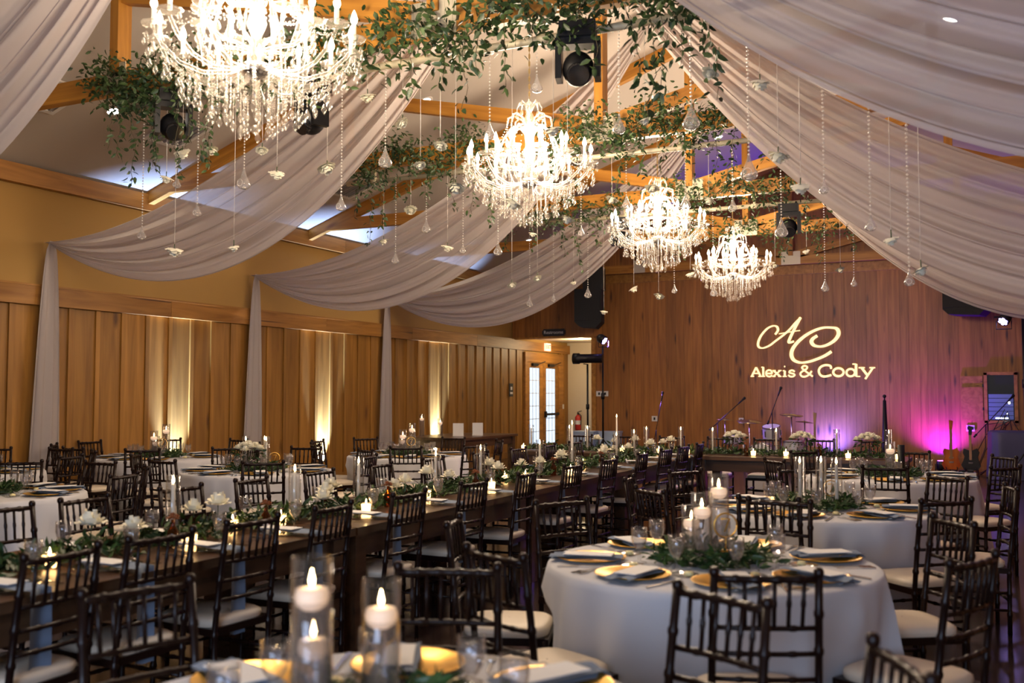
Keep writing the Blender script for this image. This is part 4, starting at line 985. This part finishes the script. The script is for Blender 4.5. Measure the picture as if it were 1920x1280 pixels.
# ------------------------------------------------------------------ end wall monogram: glowing strips imitate projected light
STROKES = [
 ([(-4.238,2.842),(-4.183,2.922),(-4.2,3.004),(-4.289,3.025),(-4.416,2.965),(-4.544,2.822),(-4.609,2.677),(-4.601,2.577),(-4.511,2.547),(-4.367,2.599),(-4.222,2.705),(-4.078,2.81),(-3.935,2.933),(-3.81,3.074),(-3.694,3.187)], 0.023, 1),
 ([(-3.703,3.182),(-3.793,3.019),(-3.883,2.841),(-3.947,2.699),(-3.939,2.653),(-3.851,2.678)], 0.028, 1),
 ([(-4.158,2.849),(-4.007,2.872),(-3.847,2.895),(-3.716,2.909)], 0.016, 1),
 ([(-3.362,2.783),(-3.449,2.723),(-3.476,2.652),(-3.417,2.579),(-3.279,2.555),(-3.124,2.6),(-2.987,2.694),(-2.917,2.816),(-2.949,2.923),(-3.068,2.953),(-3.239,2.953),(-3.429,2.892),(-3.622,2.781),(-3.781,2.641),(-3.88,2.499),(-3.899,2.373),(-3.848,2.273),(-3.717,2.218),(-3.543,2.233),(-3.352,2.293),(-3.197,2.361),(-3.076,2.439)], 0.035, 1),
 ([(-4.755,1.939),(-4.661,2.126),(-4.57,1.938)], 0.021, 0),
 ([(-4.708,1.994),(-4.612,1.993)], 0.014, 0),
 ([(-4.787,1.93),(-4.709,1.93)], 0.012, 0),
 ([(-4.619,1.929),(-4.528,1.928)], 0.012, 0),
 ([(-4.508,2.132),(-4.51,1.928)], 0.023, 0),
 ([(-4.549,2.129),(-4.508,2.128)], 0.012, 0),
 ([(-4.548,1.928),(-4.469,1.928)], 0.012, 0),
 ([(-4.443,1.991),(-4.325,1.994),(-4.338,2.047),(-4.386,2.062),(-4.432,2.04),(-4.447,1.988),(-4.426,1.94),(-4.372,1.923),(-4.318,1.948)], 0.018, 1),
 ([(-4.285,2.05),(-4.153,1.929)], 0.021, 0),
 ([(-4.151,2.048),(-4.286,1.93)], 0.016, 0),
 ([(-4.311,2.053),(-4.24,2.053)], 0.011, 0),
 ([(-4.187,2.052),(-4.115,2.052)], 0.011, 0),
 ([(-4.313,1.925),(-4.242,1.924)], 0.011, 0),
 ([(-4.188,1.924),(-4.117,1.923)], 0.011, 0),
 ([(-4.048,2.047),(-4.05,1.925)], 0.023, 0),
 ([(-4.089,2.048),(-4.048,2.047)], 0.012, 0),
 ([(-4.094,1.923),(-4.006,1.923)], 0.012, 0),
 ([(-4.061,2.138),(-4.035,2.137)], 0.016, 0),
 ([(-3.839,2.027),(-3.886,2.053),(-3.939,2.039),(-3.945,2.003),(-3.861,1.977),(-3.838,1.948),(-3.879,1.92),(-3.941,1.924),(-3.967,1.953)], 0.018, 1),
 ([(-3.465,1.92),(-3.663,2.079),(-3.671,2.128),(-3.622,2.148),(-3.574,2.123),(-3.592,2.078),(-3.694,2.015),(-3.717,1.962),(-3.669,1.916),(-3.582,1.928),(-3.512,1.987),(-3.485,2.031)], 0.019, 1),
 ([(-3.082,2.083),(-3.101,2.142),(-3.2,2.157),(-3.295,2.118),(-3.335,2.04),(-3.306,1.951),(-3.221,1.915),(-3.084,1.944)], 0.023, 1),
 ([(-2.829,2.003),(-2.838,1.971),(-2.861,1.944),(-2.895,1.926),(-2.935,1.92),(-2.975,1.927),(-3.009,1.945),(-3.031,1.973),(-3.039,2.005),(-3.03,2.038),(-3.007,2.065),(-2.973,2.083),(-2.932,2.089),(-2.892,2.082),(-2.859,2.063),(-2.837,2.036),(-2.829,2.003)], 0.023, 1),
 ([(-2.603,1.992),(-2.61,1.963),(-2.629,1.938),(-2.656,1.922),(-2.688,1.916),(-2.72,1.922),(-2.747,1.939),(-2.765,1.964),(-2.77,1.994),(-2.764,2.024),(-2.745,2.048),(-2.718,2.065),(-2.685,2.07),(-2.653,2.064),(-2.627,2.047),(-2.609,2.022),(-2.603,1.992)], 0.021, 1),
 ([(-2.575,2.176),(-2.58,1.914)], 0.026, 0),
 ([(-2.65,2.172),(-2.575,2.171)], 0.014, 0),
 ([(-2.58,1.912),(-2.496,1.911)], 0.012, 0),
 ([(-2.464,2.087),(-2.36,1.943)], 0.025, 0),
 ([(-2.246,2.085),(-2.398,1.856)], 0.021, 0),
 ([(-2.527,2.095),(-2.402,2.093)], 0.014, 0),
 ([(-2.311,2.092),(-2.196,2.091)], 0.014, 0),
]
def smooth_path(p, n=5):
    out = []
    for i in range(len(p)-1):
        p0, p1, p2, p3 = p[max(i-1, 0)], p[i], p[i+1], p[min(i+2, len(p)-1)]
        for k in range(n):
            t = k/n
            out.append(tuple(.5*((2*p1[j])+(-p0[j]+p2[j])*t+(2*p0[j]-5*p1[j]+4*p2[j]-p3[j])*t*t+(-p0[j]+3*p1[j]-3*p2[j]+p3[j])*t**3) for j in (0, 1)))
    return out+[p[-1]]
t = thing('glowing_monogram', 'glowing shapes imitating golden projected light reading AC over Alexis & Cody on the plank wall', 'imitated projection', (-3.6, YB, 0))
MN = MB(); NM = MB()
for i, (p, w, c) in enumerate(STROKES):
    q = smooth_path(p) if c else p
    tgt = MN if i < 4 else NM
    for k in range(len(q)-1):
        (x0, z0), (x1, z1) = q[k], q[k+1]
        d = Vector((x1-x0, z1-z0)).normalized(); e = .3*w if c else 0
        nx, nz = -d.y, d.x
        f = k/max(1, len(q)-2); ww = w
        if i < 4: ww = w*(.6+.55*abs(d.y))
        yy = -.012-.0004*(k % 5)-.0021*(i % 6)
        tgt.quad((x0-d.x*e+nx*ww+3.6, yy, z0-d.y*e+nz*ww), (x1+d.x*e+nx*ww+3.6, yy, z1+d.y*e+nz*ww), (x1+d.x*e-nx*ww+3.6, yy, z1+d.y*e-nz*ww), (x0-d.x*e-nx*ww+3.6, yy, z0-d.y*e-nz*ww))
MN.obj('initials', 'monogram_glow', t); NM.obj('names', 'monogram_glow', t)

# ------------------------------------------------------------------ signs and wall fittings
def text_obj(body, size, m, parent, loc, rot, extr=.002):
    c = bpy.data.curves.new('lettering', 'FONT'); c.body = body; c.size = size; c.align_x = 'CENTER'; c.align_y = 'CENTER'; c.extrude = extr; c.resolution_u = 3
    o = bpy.data.objects.new('tmp', c); COL.objects.link(o)
    bpy.context.view_layer.update()
    me = bpy.data.meshes.new_from_object(o.evaluated_get(bpy.context.evaluated_depsgraph_get()))
    bpy.data.objects.remove(o); bpy.data.curves.remove(c)
    me.materials.clear(); me.materials.append(M[m]); me.name = 'lettering'
    return link('lettering', me, parent, loc, rot)
t = thing('restrooms_sign', 'dark wooden Restrooms sign above the passage opening', 'sign', (-9.48, YB-.02, 3.02))
MB().box(-.27, .27, -.03, 0, -.085, .085).box(-.3, .3, -.026, -.004, -.05, .05).obj('board', 'signboard', t)
text_obj('Restrooms', .115, 'white', t, (0, -.033, 0), (R(90), 0, 0))
t = thing('exit_sign', 'small glowing exit sign above the glazed doors', 'sign', (XL+.06, 23.95, 2.77))
MB().box(0, .05, -.16, .16, -.1, .1).obj('housing', 'exitface', t)
text_obj('EXIT', .15, 'red', t, (.052, 0, 0), (R(90), 0, R(90)))
t = thing('wall_plaque', 'small dark plaque on the panelled wall before the glazed doors', 'plaque', (XL+.03, 21.85, 1.64))
MB().box(0, .015, -.1, .1, -.16, .16).obj('plate', 'signboard', t); MB().box(.015, .018, -.07, .07, -.1, -.05).box(.015, .018, -.04, .04, .0, .08).obj('pictogram', 'white', t)
def outlet(label, loc, w, n, rz=0):
    t = thing('wall_outlet', label, 'outlet', loc, rz)
    MB().box(-w/2, w/2, -.012, 0, -.06, .06).obj('plate', 'white', t)
    for k in range(n): MB().box(-w/2+(k+.5)*w/n-.02, -w/2+(k+.5)*w/n+.02, -.02, -.012, -.03, .03).obj('socket', 'black', t)
outlet('wide white socket plate on the plank wall by the violet light stand', (-8.25, YB-.02, 1.55), .3, 2)
outlet('white socket plate with a black plug behind the first microphone', (-6.98, YB-.02, .98), .13, 1)
outlet('white socket plate with four sockets under the rack niche', (-.42, YB-.02, .86), .15, 2)
outlet('white socket plate behind the drum kit microphones', (-5.0, YB-.02, .96), .1, 1)
tag(MB().box(0, .012, -.04, .04, -.06, .06).obj('light_switch', 'white', None, (XL+.06, 25.05, 1.2)), 'white switch plate beside the glazed doors', 'switch')
t = thing('fire_extinguisher', 'red fire extinguisher on the cream passage wall', 'extinguisher', (-10.25, 25.42, .55))
MB().lathe([(.07, 0), (.085, .02), (.085, .36), (.03, .43)], 14, caps=True).obj('cylinder', 'red', t); MB().lathe([(.0855, .16), (.0855, .27)], 14).obj('label_band', 'white', t)
MB().lathe([(.03, .43), (.03, .48)], 10, caps=True).bar((-.02, 0, .49), (.1, 0, .53), .03, .02).obj('valve', 'black', t)
MB().tube([(.03, -.03, .46), (.11, -.05, .4), (.1, -.06, .15)], .012, 6).obj('hose', 'black', t)
# the rack niche
t = thing('rack_niche', 'open wall niche in the plank wall with its wooden shutter folded back', 'cabinet', (-.16, YB, 1.02))
MB().box(-.0, .06, -.06, .0, -.05, .95).box(.54, .6, -.06, 0, -.05, .95).box(0, .6, -.06, 0, -.07, 0).box(0, .6, -.06, 0, .9, .96).obj('frame', 'pine', t)
d = MB().box(-.42, -.02, -.04, -.005, 0, .88).obj('door', 'pine', t); MB().box(-.4, -.04, -.06, -.04, .6, .66).obj('batten', 'pine', d); [MB().box(-.03, .0, -.05, -.04, z_, z_+.06).obj('hinge', 'black', d) for z_ in (.2, .66)]
MB().box(.06, .54, -.002, .019, 0, .9).obj('backing', 'black', t)
t = thing('amplifier_rack', 'blue amplifier rack with tiny lamps inside the wall niche', 'rack', (.14, YB-.02, 1.03))
for k in range(6): MB().box(-.22, .22, -.035, 0, .01+k*.085, .085+k*.085).obj('rack_unit', 'rack', t)  # units share one even blue tone
MB().box(-.1, .12, -.045, -.035, .03, .045).box(.13, .16, -.045, -.035, .32, .36).box(.1, .115, -.045, -.035, .12, .135).obj('indicator', 'whiteled', t)

# ------------------------------------------------------------------ band gear
def mic_stand(label, x, y, h, tip, rz=0, tail=.25):
    t = thing('microphone_stand', label, 'microphone stand', (x, y, 0), rz)
    MB().tube([(0, 0, .02), (0, 0, h)], .011, 6).obj('pole', 'black', t)
    for k in range(3):
        a = k*2.094; MB().tube([(0, 0, .12), (.3*math.cos(a), .3*math.sin(a), .01)], .009, 5).obj('leg', 'black', t)
    tp = Vector(tip); j = Vector((0, 0, h)); d = (tp-j).normalized()
    MB().tube([j-d*tail, tp], .009, 6).obj('boom', 'black', t)
    MB().tube([j-d*tail, j-d*(tail+.08)], .02, 6).obj('counterweight', 'black', t)
    m = MB().tube([tp-d*.02, tp+d*.13], [.012, .02], 8).ball(tuple(tp+d*.15), .03, 8, 6).obj('microphone', 'black', t)
mic_stand('microphone stand with steep boom, nearest the passage', -6.32, 20.0, .8, (.12, 0, 1.42))
mic_stand('microphone stand with a low slanting boom beside the cymbals', -4.9, 19.5, .98, (.42, 0, 1.36), 0, .15)
mic_stand('tall microphone stand behind the middle of the drum kit', -3.86, 19.6, 1.2, (.12, 0, 1.52), 0, .18)
def drum(name, label, x, y, z, r, h, rot, legs=0, parent=None):
    t = thing(name, label, 'drum', (x, y, z)); t.rotation_euler = rot
    MB().lathe([(r, 0), (r, h)], 20).obj('shell', 'drum', t)
    MB().lathe([(.001, h+.004), (r-.01, h+.002)], 20).obj('drumhead', 'drumhead', t)
    for zz in (0, h-.014): MB().lathe([(r+.004, zz-.005), (r+.014, zz-.005), (r+.014, zz+.02), (r+.004, zz+.02)], 20).obj('hoop', 'chrome', t)
    for k in range(6):
        a = k*PI/3; MB().box(-.012+(r+.01)*math.cos(a), .012+(r+.01)*math.cos(a), -.012+(r+.01)*math.sin(a), .012+(r+.01)*math.sin(a), h*.3, h*.75).obj('lug', 'chrome', t)
    for k in range(legs):
        a = k*2.094; MB().tube([((r+.02)*math.cos(a), (r+.02)*math.sin(a), h*.6), ((r+.04)*math.cos(a), (r+.04)*math.sin(a), -z)], .008, 6).obj('leg', 'chrome', t)
    return t
drum('bass_drum', 'large bass drum lying on its side in the band area', -4.15, 20.3, .29, .28, .42, (R(90), 0, 0))
drum('rack_tom', 'silver sparkle tom above the bass drum', -3.95, 20.0, .66, .17, .26, (R(14), 0, 0))
drum('snare_drum', 'silver snare drum on the passage side of the bass drum', -4.72, 20.0, .56, .18, .16, (R(6), 0, 0), 3)
drum('floor_tom', 'deep floor tom on the guitar side of the bass drum', -3.55, 20.1, .22, .2, .4, (0, 0, 0), 3)
def cymbal(label, x, y, z, r, tilt):
    t = thing('cymbal_stand', label, 'cymbal', (x, y, 0))
    MB().tube([(0, 0, .05), (0, 0, z+.04)], .012, 6).obj('pole', 'chrome', t)
    for k in range(3):
        a = k*2.094+.4; MB().tube([(0, 0, .3), (.25*math.cos(a), .25*math.sin(a), .01)], .009, 5).obj('leg', 'chrome', t)
    MB().lathe([(.012, .03), (.05, .02), (r, 0), (r, -.003), (.05, .015), (.012, .025)], 24).obj('cymbal', 'cymbal', t, (0, 0, z), (tilt, .08, 0))
cymbal('flat crash cymbal on a stand by the tall microphone', -3.62, 20.3, 1.12, .23, .1)
cymbal('splash cymbal below the crash cymbal', -3.4, 20.5, .98, .18, -.1)
cymbal('wide ride cymbal over the snare drum', -4.5, 20.5, .98, .25, .12)
cymbal('hi-hat pair on a stand at the passage end of the kit', -4.95, 20.3, 1.02, .17, 0)
def guitar(label, x, y, body_mat, h, rz):
    t = thing('electric_guitar', label, 'guitar', (x, y, .1), rz)
    pts = [(.0, 0), (.12, .01), (.17, .09), (.13, .2), (.12, .26), (.15, .34), (.11, .42), (.03, .38), (-.03, .38), (-.12, .41), (-.14, .33), (-.11, .26), (-.13, .19), (-.17, .1), (-.12, .01)]
    MB().prism(pts, -.022, .022).obj('body', body_mat, t); MB().box(-.022, .022, -.035, -.02, .2, h-.18).obj('neck', 'neck', t)
    MB().prism([(-.025, h-.18), (.025, h-.18), (.045, h-.02), (-.03, h)], -.035, -.02).obj('headstock', body_mat, t)
    MB().box(-.04, .04, -.03, -.022, .13, .16).box(-.04, .04, -.03, -.022, .22, .245).obj('pickup', 'chrome', t)
    MB().tube([(-.12, .08, -.1), (-.1, .02, .08), (-.1, -.06, .02)], .01, 5).tube([(.12, .08, -.1), (.1, .02, .08), (.1, -.06, .02)], .01, 5).tube([(0, .1, -.1), (0, .08, .5)], .01, 5).obj('stand', 'black', t)
guitar('sunburst electric guitar on a floor stand at the magenta-lit wall', -.75, 20.9, 'sunburst', .95, .25)
guitar('dark electric guitar on a floor stand beside the covered speaker', -.4, 20.8, 'black', .85, -.2)
guitar('pale-necked guitar propped behind the drum kit', -3.25, 20.8, 'neck', 1.08, .1)
t = thing('pedalboard', 'low flat pedalboard in front of the guitars', 'pedalboard', (-.62, 20.45, 0), .1)
MB().box(-.3, .3, -.14, .14, 0, .09).obj('case', 'white', t)
for k in range(4): MB().box(-.26+k*.14, -.16+k*.14, -.1, .06, .09, .13).obj('pedal', 'black', t)
t = thing('column_speaker', 'tall slim dark tapering column standing before the plank wall', 'column', (-1.9, 20.6, 0))
MB().tube([(0, 0, .1), (0, 0, .4), (0, 0, 1.42)], [.07, .065, .03], 10).obj('column', 'black', t); MB().lathe([(.16, 0), (.16, .04), (.07, .1)], 14, caps=True).obj('foot', 'black', t); MB().ball((0, 0, 1.5), .035, 8, 6).tube([(0, 0, 1.42), (0, 0, 1.48)], .015, 6).obj('cap', 'black', t)
t = thing('covered_subwoofer', 'big box under a blue-black cloth at the purple-lit stage end', 'speaker', (.42, 20.4, 0), .1)
def cvf(u, v):
    a = 2*PI*v; e = .35; cx = math.copysign(abs(math.cos(a))**e, math.cos(a)); sy = math.copysign(abs(math.sin(a))**e, math.sin(a))
    r, z = [(1.06, .01), (1.03, .3), (1.01, .6), (1, .84), (.95, .87), (.5, .875), (.01, .88)][int(round(u*6))]
    w = 1+.035*math.sin(9*a+2*u)*(1-min(u*1.5, 1))
    return (.5*r*cx*w, .42*r*sy*w, z)
MB().grid(6, 60, cvf).obj('cover', 'bluecloth', t)
t = thing('cable_heap', 'tangle of black cables hanging from the niche to the covered box', 'cable', (.15, 21.4, 0)); rr = random.Random(12); cb = MB()
for k in range(9):
    x0 = rr.uniform(-.4, .3); pts = [(rr.uniform(-.1, .2), .5, rr.uniform(1.0, 1.3)), (x0, .3, rr.uniform(.7, 1.0)), (x0-.2*rr.random(), .1, rr.uniform(.3, .6)), (x0+rr.uniform(-.4, .2), 0, .02)]
    cb.tube([tuple(p) for p in pts], .008, 5)
o = cb.obj('cables', 'black', t); o['kind'] = 'stuff'
mic_stand('bare microphone stand leaning over the covered box', -.1, 21.2, 1.0, (.35, 0, 1.4), 0, .3)
for k, (x, y, w) in enumerate([(-8.35, 21.2, .5), (-7.8, 21.3, .45)]):
    for q in range(2):
        t = thing('storage_tub', f'clear plastic tub coloured as blue-lit, {("bottom", "top")[q]} of the stack {("beside the passage", "behind the violet light stand")[k]}', 'tub', (x, y, q*.36), .1*k)
        MB().prism([(-w*.45, 0), (w*.45, 0), (w*.5, .31), (-w*.5, .31)], -.18, .18).obj('body', 'tub_lit_blue', t); MB().box(-w*.52, w*.52, -.2, .2, .31, .345).obj('lid', 'tub_lit_blue', t)
